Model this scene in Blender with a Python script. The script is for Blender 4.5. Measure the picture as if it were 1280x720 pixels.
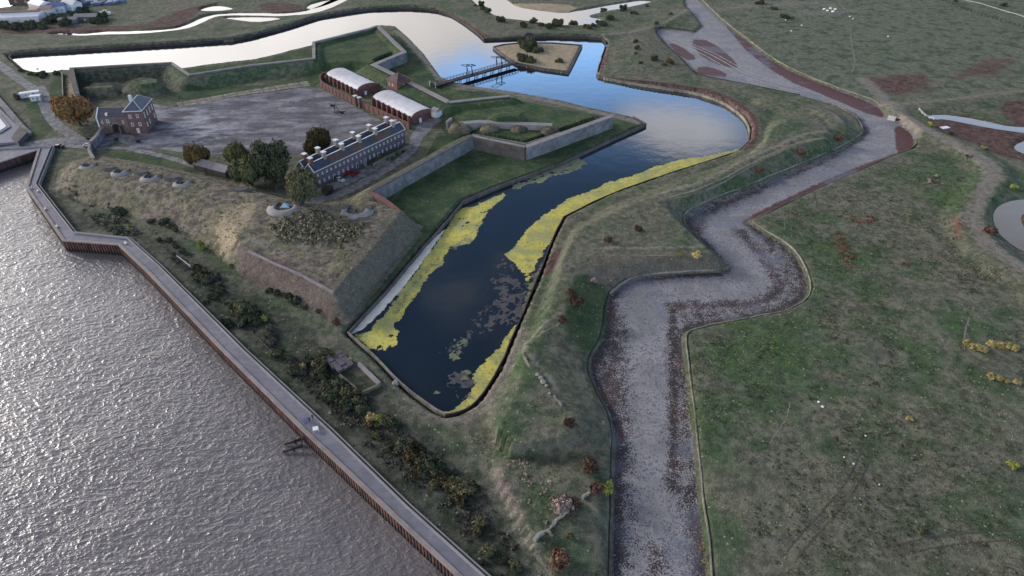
import bpy, bmesh, math, random
import numpy as np
from mathutils import Vector, Matrix
R = math.radians
random.seed(7)
rng = np.random.default_rng(11)
scene = bpy.context.scene
for o in list(bpy.data.objects):
    bpy.data.objects.remove(o)
COL = scene.collection

# ------------------------------------------------------------------ camera
FPX, PITCH, CAMH = 853.33, R(34.9), 120.0
cam_d = bpy.data.cameras.new('camera')
cam = bpy.data.objects.new('camera', cam_d)
COL.objects.link(cam)
cam.location = (0, 0, CAMH)
cam.rotation_euler = (math.pi/2 - PITCH, 0, 0)
cam_d.sensor_width = 36.0
cam_d.lens = 24.0
cam_d.clip_start = 0.5
cam_d.clip_end = 20000
scene.camera = cam

# ------------------------------------------------------------------ light
SUN_AZ, SUN_EL = R(-62), R(20)          # azimuth from +Y, towards -X
sd = (math.sin(SUN_AZ)*math.cos(SUN_EL), math.cos(SUN_AZ)*math.cos(SUN_EL), math.sin(SUN_EL))
sun_d = bpy.data.lights.new('sun', 'SUN')
sun_d.energy = 2.1
sun_d.angle = R(10)
sun_d.color = (1.0, 0.93, 0.87)
sun = bpy.data.objects.new('sun', sun_d)
COL.objects.link(sun)
sun.rotation_euler = Vector(sd).to_track_quat('Z', 'Y').to_euler()
scene.view_settings.view_transform = 'Standard'
scene.view_settings.look = 'None'
scene.view_settings.gamma = 1.0
scene.view_settings.exposure = 0.40
scene.view_settings.use_curve_mapping = False

# ------------------------------------------------------------------ node helper
class NT:
    def __init__(s, tree):
        s.t = tree; s.n = tree.nodes; s.l = tree.links
    def put(s, sock, v):
        if v is None: return
        if isinstance(v, bpy.types.NodeSocket): s.l.new(v, sock)
        elif isinstance(v, (tuple, list)):
            if len(v) == 3 and sock.type == 'RGBA': v = (*v, 1)
            sock.default_value = v
        else: sock.default_value = v
    def m(s, op, a, b=None, c=None, clamp=False):
        n = s.n.new('ShaderNodeMath'); n.operation = op; n.use_clamp = clamp
        s.put(n.inputs[0], a); s.put(n.inputs[1], b); s.put(n.inputs[2], c)
        return n.outputs[0]
    def ss(s, x, a, b, lo=0.0, hi=1.0):
        n = s.n.new('ShaderNodeMapRange'); n.interpolation_type = 'SMOOTHSTEP'
        s.put(n.inputs[0], x); n.inputs[1].default_value = a; n.inputs[2].default_value = b
        n.inputs[3].default_value = lo; n.inputs[4].default_value = hi
        return n.outputs[0]
    def mix(s, f, a, b, mode='MIX'):
        n = s.n.new('ShaderNodeMix'); n.data_type = 'RGBA'; n.blend_type = mode; n.clamp_factor = True
        s.put(n.inputs[0], f); s.put(n.inputs[6], a); s.put(n.inputs[7], b)
        return n.outputs[2]
    def noise(s, scale, detail=4, rough=.55, vec=None, dist=0.0):
        n = s.n.new('ShaderNodeTexNoise'); n.inputs['Scale'].default_value = scale
        n.inputs['Detail'].default_value = detail; n.inputs['Roughness'].default_value = rough
        n.inputs['Distortion'].default_value = dist
        if vec is not None: s.l.new(vec, n.inputs['Vector'])
        return n.outputs['Fac']
    def vor(s, scale, vec=None, feat='F1'):
        n = s.n.new('ShaderNodeTexVoronoi'); n.inputs['Scale'].default_value = scale; n.feature = feat
        if vec is not None: s.l.new(vec, n.inputs['Vector'])
        return n.outputs['Distance']
    def pos(s):
        return s.n.new('ShaderNodeNewGeometry').outputs['Position']
    def attr(s, name):
        n = s.n.new('ShaderNodeAttribute'); n.attribute_name = name
        return n.outputs['Fac']
    def scale(s, vec, sc, rot=(0, 0, 0)):
        n = s.n.new('ShaderNodeMapping'); s.l.new(vec, n.inputs[0])
        n.inputs['Rotation'].default_value = rot; n.inputs['Scale'].default_value = sc
        return n.outputs[0]
    def bump(s, h, strength=.5, dist=1.0):
        n = s.n.new('ShaderNodeBump'); n.inputs['Strength'].default_value = strength
        n.inputs['Distance'].default_value = dist; s.l.new(h, n.inputs['Height'])
        return n.outputs[0]

def new_mat(name):
    mt = bpy.data.materials.new(name); mt.use_nodes = True
    t = NT(mt.node_tree); b = t.n['Principled BSDF']
    b.inputs['Specular IOR Level'].default_value = .25
    return mt, t, b

MATS = {}
def plain(name, col, rough=.8, var=.25, sc=1.5, bump=0.0, metal=0.0, spec=.25, obj_rand=0.0):
    """base colour with worn mottling"""
    if name in MATS: return MATS[name]
    mt, t, b = new_mat(name)
    co = t.n.new('ShaderNodeTexCoord').outputs['Object']
    n1 = t.noise(sc, 6, .65, co); n2 = t.noise(sc*.17, 3, .5, co)
    f = t.m('ADD', t.m('MULTIPLY', n1, .6), t.m('MULTIPLY', n2, .4))
    k = t.ss(f, .3, .7, 1-var, 1+var)
    if obj_rand:
        oi = t.n.new('ShaderNodeObjectInfo').outputs['Random']
        k = t.m('MULTIPLY', k, t.ss(oi, 0, 1, 1-obj_rand, 1+obj_rand))
    vm = t.n.new('ShaderNodeVectorMath'); vm.operation = 'SCALE'
    vm.inputs[0].default_value = col; t.l.new(k, vm.inputs['Scale'])
    t.l.new(vm.outputs[0], b.inputs['Base Color'])
    b.inputs['Roughness'].default_value = rough; b.inputs['Metallic'].default_value = metal
    b.inputs['Specular IOR Level'].default_value = spec
    if bump: t.l.new(t.bump(n1, bump, .1), b.inputs['Normal'])
    MATS[name] = mt
    return mt

# ------------------------------------------------------------------ sky
world = bpy.data.worlds.new('World'); scene.world = world; world.use_nodes = True
w = NT(world.node_tree)
bg = w.n['Background']
sky = w.n.new('ShaderNodeTexSky'); sky.sky_type = 'NISHITA'; sky.sun_disc = False
sky.sun_elevation = SUN_EL; sky.sun_rotation = -SUN_AZ if False else SUN_AZ
sky.air_density = 1.0; sky.dust_density = 0.8; sky.ozone_density = 2.5
SKYG = .5
dirv = w.n.new('ShaderNodeTexCoord').outputs['Generated']
sep = w.n.new('ShaderNodeSeparateXYZ'); w.l.new(dirv, sep.inputs[0])
el = w.m('ARCSINE', sep.outputs[2])                     # elevation, rad
az = w.m('ARCTAN2', sep.outputs[0], sep.outputs[1])     # azimuth from +Y
sks = w.n.new('ShaderNodeVectorMath'); sks.operation = 'SCALE'; w.l.new(sky.outputs[0], sks.inputs[0])
w.l.new(w.ss(el, R(13), R(27), SKYG*7.6, SKYG), sks.inputs['Scale']); skyc = w.mix(1.0, sks.outputs[0], (.86, .99, 1.14), 'MULTIPLY')     # pale hazy sky low down
ccv = w.n.new('ShaderNodeCombineXYZ'); w.l.new(az, ccv.inputs[0]); w.l.new(w.m('MULTIPLY', el, 2.2), ccv.inputs[1])
cn = w.noise(5.0, 7, .55, ccv.outputs[0], .2)
cn2 = w.noise(2.2, 3, .5, ccv.outputs[0])
# a bank of bright cloud low down, its upper edge higher to the left; broken cloud above
bank = w.m('SUBTRACT', w.m('ADD', w.m('ADD', R(16.2), w.m('MULTIPLY', az, -.24)), w.ss(az, R(21), R(31), 0, R(25))), el)
bank = w.ss(w.m('ADD', bank, w.m('MULTIPLY', w.m('SUBTRACT', cn, .5), .16)), -.012, .03)
brk = w.ss(w.m('ADD', cn, w.m('MULTIPLY', w.m('SUBTRACT', cn2, .5), .5)), .47, .66)
brk = w.m('MULTIPLY', brk, w.m('MULTIPLY', w.ss(el, R(18), R(22)), w.ss(el, R(30), R(38), 1.0, .35)))
da = w.m('DIVIDE', w.m('SUBTRACT', az, R(15)), R(6.5)); de = w.m('DIVIDE', w.m('SUBTRACT', el, R(21.3)), R(2.2))
pt = w.m('ADD', w.m('POWER', w.m('ABSOLUTE', da), 2), w.m('POWER', w.m('ABSOLUTE', de), 2))
pt = w.m('MULTIPLY', w.ss(w.m('ADD', pt, w.m('MULTIPLY', w.m('SUBTRACT', cn, .5), 3.0)), .2, 1.5, .9, 0), 1.0)
brk = w.m('MAXIMUM', brk, pt)
cloud = w.m('MAXIMUM', bank, w.m('MULTIPLY', brk, .8))
cloud = w.m('MULTIPLY', cloud, w.ss(az, R(22), R(30), 1.0, .6))
sdn = w.n.new('ShaderNodeVectorMath'); sdn.operation = 'DOT_PRODUCT'
w.l.new(dirv, sdn.inputs[0]); sdn.inputs[1].default_value = sd
near = w.ss(sdn.outputs['Value'], .55, 1.0)
bright = w.m('ADD', w.m('ADD', 3.2, w.m('MULTIPLY', near, 12.0)), w.m('MULTIPLY', bank, 6.0))
bright = w.m('MULTIPLY', w.m('ADD', bright, w.m('MULTIPLY', pt, 8.0)), w.ss(cn, .2, .8, .85, 1.15))
bright = w.m('MULTIPLY', bright, w.ss(az, R(22), R(30), 1.0, .8))
cl = w.n.new('ShaderNodeVectorMath'); cl.operation = 'SCALE'
cl.inputs[0].default_value = (1.0, .955, .925); w.l.new(bright, cl.inputs['Scale'])
w.l.new(w.mix(cloud, skyc, cl.outputs[0]), bg.inputs['Color'])
bg.inputs['Strength'].default_value = 0.12

# ------------------------------------------------------------------ geometry helpers
_c, _s = math.cos(PITCH), math.sin(PITCH)
def U(px, py, z=1.0):
    """ground position seen at a pixel of the 1280x720 survey, at height z"""
    X = (px-640)/FPX; u = (360-py)/FPX
    dy = _c + _s*u; dz = -_s + _c*u
    t = (CAMH-z)/(-dz)
    return (t*X, t*dy, z)
def UP(pts, z=1.0):
    return [U(a, b, z)[:2] for a, b in pts]
def chaikin(pts, n=1, closed=True):
    for _ in range(n):
        out = []
        L = len(pts)
        rg = range(L) if closed else range(L-1)
        if not closed: out.append(pts[0])
        for i in rg:
            a, b = pts[i], pts[(i+1) % L]
            out.append((a[0]*.75+b[0]*.25, a[1]*.75+b[1]*.25))
            out.append((a[0]*.25+b[0]*.75, a[1]*.25+b[1]*.75))
        if not closed: out.append(pts[-1])
        pts = out
    return pts

# terrain grid
def axis(lo, hi, st0, st1, far_lo, far_hi):
    a = [lo]
    while a[-1] < hi:
        f = (a[-1]-lo)/(hi-lo); a.append(a[-1]+st0+(st1-st0)*f)
    s = st1*2; b = a[-1]; up = []
    while b < far_hi: b += s; s *= 1.45; up.append(b)
    s = st0*2; b = lo; dn = []
    while b > far_lo: b -= s; s *= 1.45; dn.append(b)
    return np.array(dn[::-1]+a+up)
GX = axis(-440, 440, .95, .95, -6000, 6000)
GY = axis(58, 640, .72, 1.3, -2500, 9000)
XX, YY = np.meshgrid(GX, GY)
def pdist(poly, closed, margin, sl=None):
    """distance to poly edges and inside flag within bbox+margin; returns slices, dist, inside"""
    P = np.array(poly)
    x0, y0 = P.min(0)-margin; x1, y1 = P.max(0)+margin
    i0, i1 = np.searchsorted(GX, [x0, x1]); j0, j1 = np.searchsorted(GY, [y0, y1])
    i0 = max(i0-1, 0); j0 = max(j0-1, 0); i1 += 1; j1 += 1
    S = (slice(j0, j1), slice(i0, i1))
    X = XX[S]; Y = YY[S]
    D = np.full(X.shape, 1e9); I = np.zeros(X.shape, bool)
    n = len(P)
    for k in range(n if closed else n-1):
        ax, ay = P[k]; bx, by = P[(k+1) % n]
        dx, dy = bx-ax, by-ay; L = dx*dx+dy*dy+1e-12
        t = np.clip(((X-ax)*dx+(Y-ay)*dy)/L, 0, 1)
        D = np.minimum(D, (X-ax-t*dx)**2+(Y-ay-t*dy)**2)
        if closed:
            c = ((ay > Y) != (by > Y)) & (X < dx*(Y-ay)/(dy if abs(dy) > 1e-9 else 1e-9)+ax)
            I ^= c
    return S, np.sqrt(D), I
def sdf(poly, margin=30):
    S, D, I = pdist(poly, True, margin)
    out = np.full(XX.shape, -float(margin))
    out[S] = np.where(I, D, -np.minimum(D, margin))
    return out
def ldist(poly, margin=30):
    S, D, I = pdist(poly, False, margin)
    out = np.full(XX.shape, float(margin)); out[S] = np.minimum(D, margin)
    return out
def sstep(x, a, b):
    t = np.clip((x-a)/(b-a), 0, 1); return t*t*(3-2*t)
def vnoise(X, Y, sc, seed):
    """smooth value noise"""
    r = np.random.default_rng(seed); T = r.random((256, 256))
    x = X/sc; y = Y/sc; xi = np.floor(x).astype(int); yi = np.floor(y).astype(int)
    fx = x-xi; fy = y-yi; fx = fx*fx*(3-2*fx); fy = fy*fy*(3-2*fy)
    g = lambda a, b: T[b % 256, a % 256]
    return (g(xi, yi)*(1-fx)+g(xi+1, yi)*fx)*(1-fy)+(g(xi, yi+1)*(1-fx)+g(xi+1, yi+1)*fx)*fy

# ------------------------------------------------------------------ survey (pixels of the 1280x720 frame)
G = 1.0                 # general ground
MOATZ, RIVZ, MUDZ, DECKZ, WALLZ = -0.5, -1.5, -0.35, 2.5, 6.0
MOAT_OUT = [(434,420),(470,452),(500,484),(530,508),(545,518),(556,523),(570,522),(586,515),(600,504),(625,466),(650,405),(672,355),
  (690,305),(705,275),(760,247),(830,222),(900,200),(925,191),(936,180),(938,163),(930,148),(905,130),(870,118),(830,112),
  (790,106),(745,98),(752,75),(759,55),(751,49),(690,47),(606,51),(597,42),(575,26),(562,19),(545,14),(510,11),(480,12),(450,14),(400,22),
  (360,35),(320,46),(290,52),(200,58),(100,64),(30,68),(9,71),(20,82),(32,92),(60,95),(80,90)]
MOAT_IN = [(90,90),(140,87),(215,84),(228,88),(265,83),(320,77),(355,68),(392,58),(432,47),(462,39),(476,34),(495,35),(510,48),(530,68),(551,97),
  (566,104),(585,108),(605,112),(640,117),(700,128),(765,143),(790,149),(806,158),(757,180),(700,207),(620,237),(578,255),(560,277),(530,310),(480,370)]
MOAT = MOAT_OUT + MOAT_IN
ISLAND = [(617,60),(628,69),(645,80),(680,87),(710,91),(716,80),(727,58),(690,55),(650,55),(630,57)]
MUD_L = [(768,760),(766,720),(767,640),(769,560),(764,520),(748,490),(738,465),(740,448),(752,428),(757,410),(759,385),(764,370),(782,354),(806,347),
  (850,343),(905,341),(913,336),(895,318),(872,298),(857,282),(857,268),(880,256),(935,235),(995,210),(1040,192),(1072,175),(1081,165),(1074,150),(1062,142),(1048,134),
  (1030,128),(1000,120),(960,112),(920,104),(872,95),(850,72),(832,56),(821,42),(824,35),(850,38),(868,41),(878,33),(868,20),(857,8),(855,-6)]
MUD_R = [(868,-6),(886,12),(905,30),(940,57),(960,73),(987,89),(1035,109),(1080,124),(1096,131),(1110,148),(1120,151),(1144,170),(1141,186),(1110,197),
  (1070,215),(1035,230),(997,247),(960,266),(932,278),(946,287),(962,297),(980,307),(992,319),(1003,338),(1010,360),(1004,375),(980,389),(920,401),(870,410),(855,416),
  (851,428),(855,457),(861,505),(866,550),(871,615),(876,652),(880,690),(885,760)]
MUD = MUD_L + MUD_R
DECK_OUT = [(-300,322),(-60,226),(0,203),(49,187),(34,235),(80,301),(149,306),(185,340),(275,434),(382,540),(480,633),(572,719),(760,893)]
DECK_IN = [(-300,296),(-60,206),(0,187),(64,184),(45,231),(92,292),(160,299),(198,333),(305,440),(412,540),(510,636),(602,719),(800,893)]

Z = np.full(XX.shape, G) + (vnoise(XX, YY, 37, 1)-.5)*.7 + (vnoise(XX, YY, 9, 2)-.5)*.28 + (vnoise(XX, YY, 3.1, 3)-.5)*.14 + (vnoise(XX, YY, 1.5, 33)-.5)*.08
def ROUGH(): return (vnoise(XX, YY, 4.3, 5)-.5)*.35+(vnoise(XX, YY, 1.9, 6)-.5)*.22
RGH = ROUGH()
def loft(base, crest, zb, zc, rough=1.0):
    global Z
    db = sdf(UP(base, zb) , 5); dc = np.maximum(-sdf(UP(crest, zc), 60), 0)
    t = np.where(db > 0, db/(db+dc+1e-6), 0)
    t = t*.6+sstep(t, 0, 1)*.4
    Z = np.where(db > 0, np.maximum(Z, zb+(zc-zb)*t+RGH*rough*np.minimum(1, t*2)), Z)
def ridge(line, z, h, a, b):
    global Z
    d = ldist(UP(line, z), a+b+2)
    t = 1-np.clip((d-a)/b, 0, 1)
    Z = np.maximum(Z, Z*(t <= 0)+(t > 0)*(G+(h-G)*(t*.5+.5*t*t*(3-2*t))+RGH*.3))

# covered way and glacis between the two moats
LAND = MOAT_OUT[8:25] + MUD_L[::-1][14:] 
COVER = [(1030,176),(1005,178),(950,200),(870,240),(822,252),(858,285),(893,317),(800,321),(735,322),(714,338),(711,372),(704,402),(657,430),(654,447),(676,472),(700,500),(716,516),
  (725,535),(700,548),(640,560),(615,545),(640,500),(670,440),(690,380),(705,320),(720,290),(780,260),(850,235),(910,212),(955,185),(965,160),(985,150),(1030,160)]
loft([(1068,176),(1060,150),(1030,140),(980,135),(955,155),(950,180),(915,201),(830,230),(765,255),(715,285),(702,315),(680,370),(655,425),(630,480),(600,520),(640,575),(720,570),(764,560),
  (758,510),(735,470),(737,448),(750,425),(755,395),(762,365),(785,351),(850,341),(908,338),(890,318),(866,298),(853,280),(853,266),(880,252),(935,232),(995,206),(1040,188)], COVER, G, 4.7)
# low outwork south of it
loft([(608,572),(640,562),(700,565),(764,580),(764,720),(690,720),(650,660)], [(622,585),(690,590),(735,600),(750,640),(690,660),(668,690),(640,630)], G, 2.6)
# outwork at the north side
loft([(757,60),(752,95),(800,103),(868,92),(815,36),(770,42)], [(795,55),(790,70),(795,84),(830,82),(812,62),(805,48)], G, 2.4)
ridge([(1115,140),(1160,165),(1210,185),(1238,203),(1246,220),(1226,243),(1216,262),(1216,285),(1235,310),(1262,330),(1300,352),(1400,420)], 2.5, 2.9, 3.5, 6)
ridge([(1120,133),(1180,128),(1300,113),(1500,95)], 2, 2.2, 2.0, 7)
ridge([(735,545),(768,532)], 2, 2.2, 1, 4)
ridge([(740,43),(800,40),(860,14)], 2, 2.2, 2, 9)
ridge([(0,62),(100,57),(290,46),(380,22),(460,6),(540,6),(590,28),(640,40),(740,43)], 2, 2.0, 2, 9)
ridge([(760,100),(830,106),(890,116),(940,140),(948,170),(936,190)], 2, 2.2, 2, 8)
ridge([(960,125),(1020,134),(1040,145),(1050,160)], 3, 3.4, 2, 7)
# fort: scarp line with rampart behind it
SC1 = [(97,120),(93,105),(90,87),(140,84),(215,80),(237,95),(320,82),(392,74),(392,54),(460,37),(472,33),(506,66),(467,82),(500,98),(561,129),(637,121)]
SC2 = [(637,121),(700,133),(765,146)]
SC3 = [(765,146),(657,185),(590,171)]
SC4 = [(590,171),(464,240)]
FORT = SC1+SC2[1:]+SC3[1:]+SC4[1:]+[(510,272),(417,367),(300,315),(200,260),(75,215)]
fort_w = UP(SC1, 6)+UP(SC2[1:], 4)+UP(SC3[1:], 6)+UP(SC4[1:], 6)+UP([(510,272),(417,367),(300,315),(200,260),(75,215)], 1)
FS = sdf(fort_w, 40)
inF = FS > 0
loft([(335,99),(392,72),(392,54),(472,33),(506,66),(467,82),(525,112),(500,112),(440,86),(402,93)], [(400,71),(398,58),(470,39),(500,66),(462,79),(425,76)], G, 4.6, .5)
loft([(535,134),(561,131),(637,121),(700,133),(765,146),(657,185),(590,173),(570,165),(545,152)], [(580,137),(637,126),(752,147),(657,178),(600,166),(590,150)], G, 4.2, .5)
def rampart(line, zt, a, b):
    global Z
    d = ldist(UP(line, zt), 40)
    t = 1-np.clip((d-a)/b, 0, 1)
    Z = np.where(inF & (t > 0), np.maximum(Z, G+(zt-G)*(t*.6+.4*t*t*(3-2*t))+RGH*.2), Z)
rampart(SC1[2:9], WALLZ, 3.0, 7)
rampart(SC1[8:13], WALLZ-.3, 3.0, 6)
rampart(SC1[12:], WALLZ, 3.5, 9)
rampart(SC3, WALLZ, 2.5, 4)
rampart(SC4, WALLZ, 2.5, 9)
# earth mounds inside the bastions
loft([(97,122),(96,110),(112,102),(150,102),(152,121)], [(104,109),(143,106),(140,110),(110,111)], G, 5.6)
loft([(148,121),(158,101),(175,94),(200,96),(209,112),(200,120)], [(166,100),(178,97),(197,99),(199,104),(175,106)], G, 7.0)
loft([(602,160),(606,147),(620,140),(657,139),(657,160)], [(617,144),(630,141),(652,141),(650,145),(622,147)], 4, 8.5)
# the great earthwork facing the river
EW_B = [(72,216),(70,238),(100,252),(138,262),(212,285),(237,297),(262,312),(287,332),(335,355),(370,377),(415,398),(432,402),(455,372),(480,340),(510,307),(529,285),
  (515,276),(505,266),(465,246),(395,252),(320,237),(255,219),(210,209),(160,200),(118,194),(88,202)]
EW_C = [(93,203),(117,202),(160,210),(210,218),(250,226),(320,244),(395,258),(465,253),(502,264),(460,318),(417,367),(345,335),(308,314),(292,285),(270,262),(215,242),(150,228),(100,214)]
loft(EW_B, EW_C, G, 7.2, 1.6)
EWB = sdf(UP(EW_B, G), 30); EWC = sdf(UP(EW_C, 7.2), 30)
# outside the scarp the berm stays low
RP = np.maximum(Z*0+G, 0)
# moat cut
D_M = sdf(UP(MOAT, MOATZ), 30); D_I = sdf(UP(ISLAND, 0.2), 30)
D_M = np.minimum(D_M, -D_I)
Z = np.where(D_M > -.9, np.minimum(Z, Z*(1-sstep(D_M, -.9, .3))+(-2.4)*sstep(D_M, -.9, .3)), Z)
Z = np.where(D_I > 0, .5+.4*sstep(D_I, 0, 3)+RGH*.4, Z)
# mud of the drained outer moat
D_U = sdf(UP(MUD, MUDZ), 30)
t = sstep(D_U, -2.2, .4)
Z = np.where(D_U > -2.2, Z*(1-t)+(MUDZ+(vnoise(XX, YY, 14, 8)-.5)*.18+(vnoise(XX, YY, 2.2, 9)-.5)*.07)*t, Z)
# river
DO = UP(DECK_OUT, DECKZ); DI = UP(DECK_IN, DECKZ)
RIVER = [(-4000, DO[0][1]-60)]+DO+[(DO[-1][0]+400, -2400), (-4000, -2400)]
D_R = sdf(RIVER, 40)
Z = np.where(D_R > -3.5, Z*(1-sstep(D_R, -3.5, -1.5))+(-5)*sstep(D_R, -3.5, -1.5), Z)
# pools and creeks
POOLS = {
 'far_creek': chaikin([(64,42),(82,40),(100,42),(130,39),(165,39),(200,37),(225,34),(242,27),(255,20),(275,16),(320,16),(350,17),(380,14),(400,8),(412,1),(425,-3),(438,-3),(425,4),(408,12),(384,18),(350,20),(320,19),(278,19),(262,23),(246,31),(228,37),(200,40),(165,42),(130,42.5),(100,44.5),(80,43),(66,43.5)],1),
 'far_puddle': chaikin([(250,12),(262,7),(275,6),(294,11),(275,14),(256,14)],1),
 'mudside_pool': chaikin([(278,22),(300,21),(352,22),(345,25),(320,28),(300,25)],1),
 'marsh_pool': chaikin([(382,10),(395,2),(430,-3),(420,1),(405,7),(390,11)],1),
 'lake': chaikin([(585,-6),(600,8),(625,22),(655,25),(690,31),(715,32),(748,31),(752,23),(731,20),(752,15),(785,9),(820,1),(800,0),(770,5),(740,10),(703,17),(672,12),(645,9),(630,-2),(620,-6)],1),
 'dock_water': [(-60,-10),(22,-12),(18,8),(0,10),(-60,18)],
 'salt_creek': chaikin([(1161,145),(1175,142),(1205,146),(1240,153),(1262,158),(1300,160),(1300,168),(1262,163),(1240,160),(1205,153),(1180,148),(1164,149)],1),
 'tidal_pool': chaikin([(1275,190),(1268,184),(1276,178),(1300,172),(1330,172),(1330,200),(1300,198)],1),
 'round_pond': chaikin([(1241,270),(1245,260),(1256,253),(1280,249),(1310,250),(1340,262),(1352,285),(1340,312),(1310,322),(1280,314),(1262,302),(1248,288)],1),
}
D_P = np.full(XX.shape, -30.)
for k, p in POOLS.items(): D_P = np.maximum(D_P, sdf(UP(p, .35), 30))
D_PI = sdf(UP(chaikin([(1274,268),(1285,262),(1310,266),(1320,285),(1305,300),(1286,292),(1276,280)],1), .5), 30)
D_P = np.minimum(D_P, -D_PI)
t = sstep(D_P, -3, 1.5)
Z = np.where(D_P > -3, Z*(1-t)+(-.6)*t, Z)
# tank of the lock at the left edge
LOCK = [(-80,20),(0,128),(38,172),(22,186),(-80,196)]
def hgt(x, y):
    i = int(np.clip(np.searchsorted(GX, x)-1, 0, len(GX)-2)); j = int(np.clip(np.searchsorted(GY, y)-1, 0, len(GY)-2))
    fx = (x-GX[i])/(GX[i+1]-GX[i]); fy = (y-GY[j])/(GY[j+1]-GY[j])
    return float((Z[j,i]*(1-fx)+Z[j,i+1]*fx)*(1-fy)+(Z[j+1,i]*(1-fx)+Z[j+1,i+1]*fx)*fy)
def onG(px, py):
    """point of the terrain seen at a pixel"""
    z = 8.0
    for _ in range(60):
        x, y, _z = U(px, py, z)
        h = hgt(x, y)
        if h >= z-.05: break
        z -= .18
    return Vector((x, y, h))

# ------------------------------------------------------------------ ground cover masks
def poly_mask(plist, z=1.0, feather=3.0, sm=1):
    m_ = np.full(XX.shape, -30.)
    for p in plist: m_ = np.maximum(m_, sdf(UP(chaikin(p, sm) if sm else p, z), 30))
    return np.clip(.5+m_/(2*feather), 0, 1)
def line_mask(llist, z=1.0):
    m_ = np.zeros(XX.shape)
    for p, wd, v in llist:
        d = ldist(UP(p, z), 20)
        m_ = np.maximum(m_, v*np.clip(1-d/wd*.5, 0, 1))
    return m_
A = {}
BERM = [(505,276),(530,286),(510,310),(480,345),(455,376),(434,405),(434,420),(478,370),(530,311),(560,277),(578,256),(620,238),(700,208),(757,181),(806,158),(765,146),(657,188),(590,185),(480,250)]
A['green'] = np.maximum.reduce([
  poly_mask([BERM, [(118,192),(150,188),(200,195),(240,208),(256,220),(200,208),(150,200)], [(165,188),(205,190),(240,200),(262,212),(205,197)]], 1, 2),
  poly_mask([[(330,100),(392,84),(392,56),(472,34),(506,66),(467,84),(510,108),(550,130),(555,150),(480,105),(440,84),(402,92),(388,106),(215,128),(225,105)]], 4, 3, 0),
  poly_mask([[(495,36),(550,97),(566,112),(640,118),(560,128),(467,84),(506,72)], [(225,88),(320,77),(392,58),(392,74),(320,84),(238,96)]], 1, 1.5, 0),
  poly_mask([[(540,134),(637,123),(765,146),(657,183),(590,172),(560,168),(548,150)], [(400,252),(470,238),(525,205),(545,165),(575,160),(585,175),(470,240),(430,262)]], 3, 2, 0),
  poly_mask([[(25,112),(85,120),(84,140),(60,172),(30,182),(40,160)], [(60,100),(92,92),(80,150),(62,125)], [(720,350),(762,355),(752,405),(738,450),(700,420),(712,370)]], 1, 4)*.9])
A['dry'] = np.clip(np.maximum.reduce([np.clip(.5+EWB/4, 0, 1), np.clip(.5+D_I/3, 0, 1), poly_mask([[(80,100),(92,88),(96,112),(86,150),(78,130)]],1,2)]), 0, 1)
A['straw'] = np.clip(np.maximum.reduce([np.clip(.5+D_I/3, 0, 1), poly_mask([[(265,290),(300,262),(330,262),(300,310),(278,318)], [(80,100),(92,88),(96,112),(86,150),(78,130)], [(605,0),(660,-2),(730,2),(700,12),(660,10)]], 4, 3)]), 0, 1)
A['scar'] = .9*poly_mask([[(305,316),(417,369),(420,396),(370,376),(287,332)], [(612,570),(632,590),(655,632),(668,668),(650,650),(625,610)]], 3, 2.5, 0)
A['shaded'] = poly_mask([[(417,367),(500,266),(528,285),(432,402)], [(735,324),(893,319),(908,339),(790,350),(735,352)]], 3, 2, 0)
A['red'] = np.maximum.reduce([
  poly_mask([[(180,30),(235,10),(275,5),(292,10),(250,14),(240,25),(222,33),(180,37)], [(0,36),(130,33),(240,28),(225,34),(100,40),(0,45)], [(578,22),(600,40),(620,48),(600,50),(575,28)], [(320,4),(380,5),(378,14),(330,16)],
    [(1155,143),(1200,141),(1245,152),(1290,160),(1290,205),(1255,198),(1230,190),(1215,178),(1180,170),(1165,155)], [(1245,130),(1290,125),(1290,160),(1262,155)]], .8, 3)*.95,
  poly_mask([[(1170,102),(1230,70),(1275,73),(1275,94),(1220,100)],[(1065,96),(1150,88),(1185,108),(1130,126),(1085,114)]], 1, 13)*.78,
  poly_mask([[(745,98),(830,113),(900,131),(928,150),(934,165),(930,186),(925,192),(942,188),(950,165),(944,145),(915,124),(870,108),(800,102)], [(748,95),(752,78),(758,57),(764,62),(757,85)], [(684,325),(694,312),(704,308),(697,328),(684,345),(679,345)]], 1, 1.2),
  np.clip(.5+D_PI/3, 0, 1)*.9])
A['mud'] = np.clip(.5+D_U/1.5, 0, 1)
A['mudred'] = poly_mask([[(860,48),(890,50),(926,82),(915,85),(880,74)], [(833,52),(848,55),(874,73),(856,75)], [(868,84),(888,82),(916,95),(880,96)],
   [(886,6),(905,28),(940,55),(987,88),(1035,108),(1096,130),(1110,148),(1080,140),(1030,118),(980,98),(935,65),(918,45)],
   [(1119,152),(1144,170),(1142,187),(1122,193),(1119,175)], [(1140,186),(1035,232),(960,268),(930,280),(925,276),(960,258),(1035,222),(1120,190)]], 0, 2)
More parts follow.
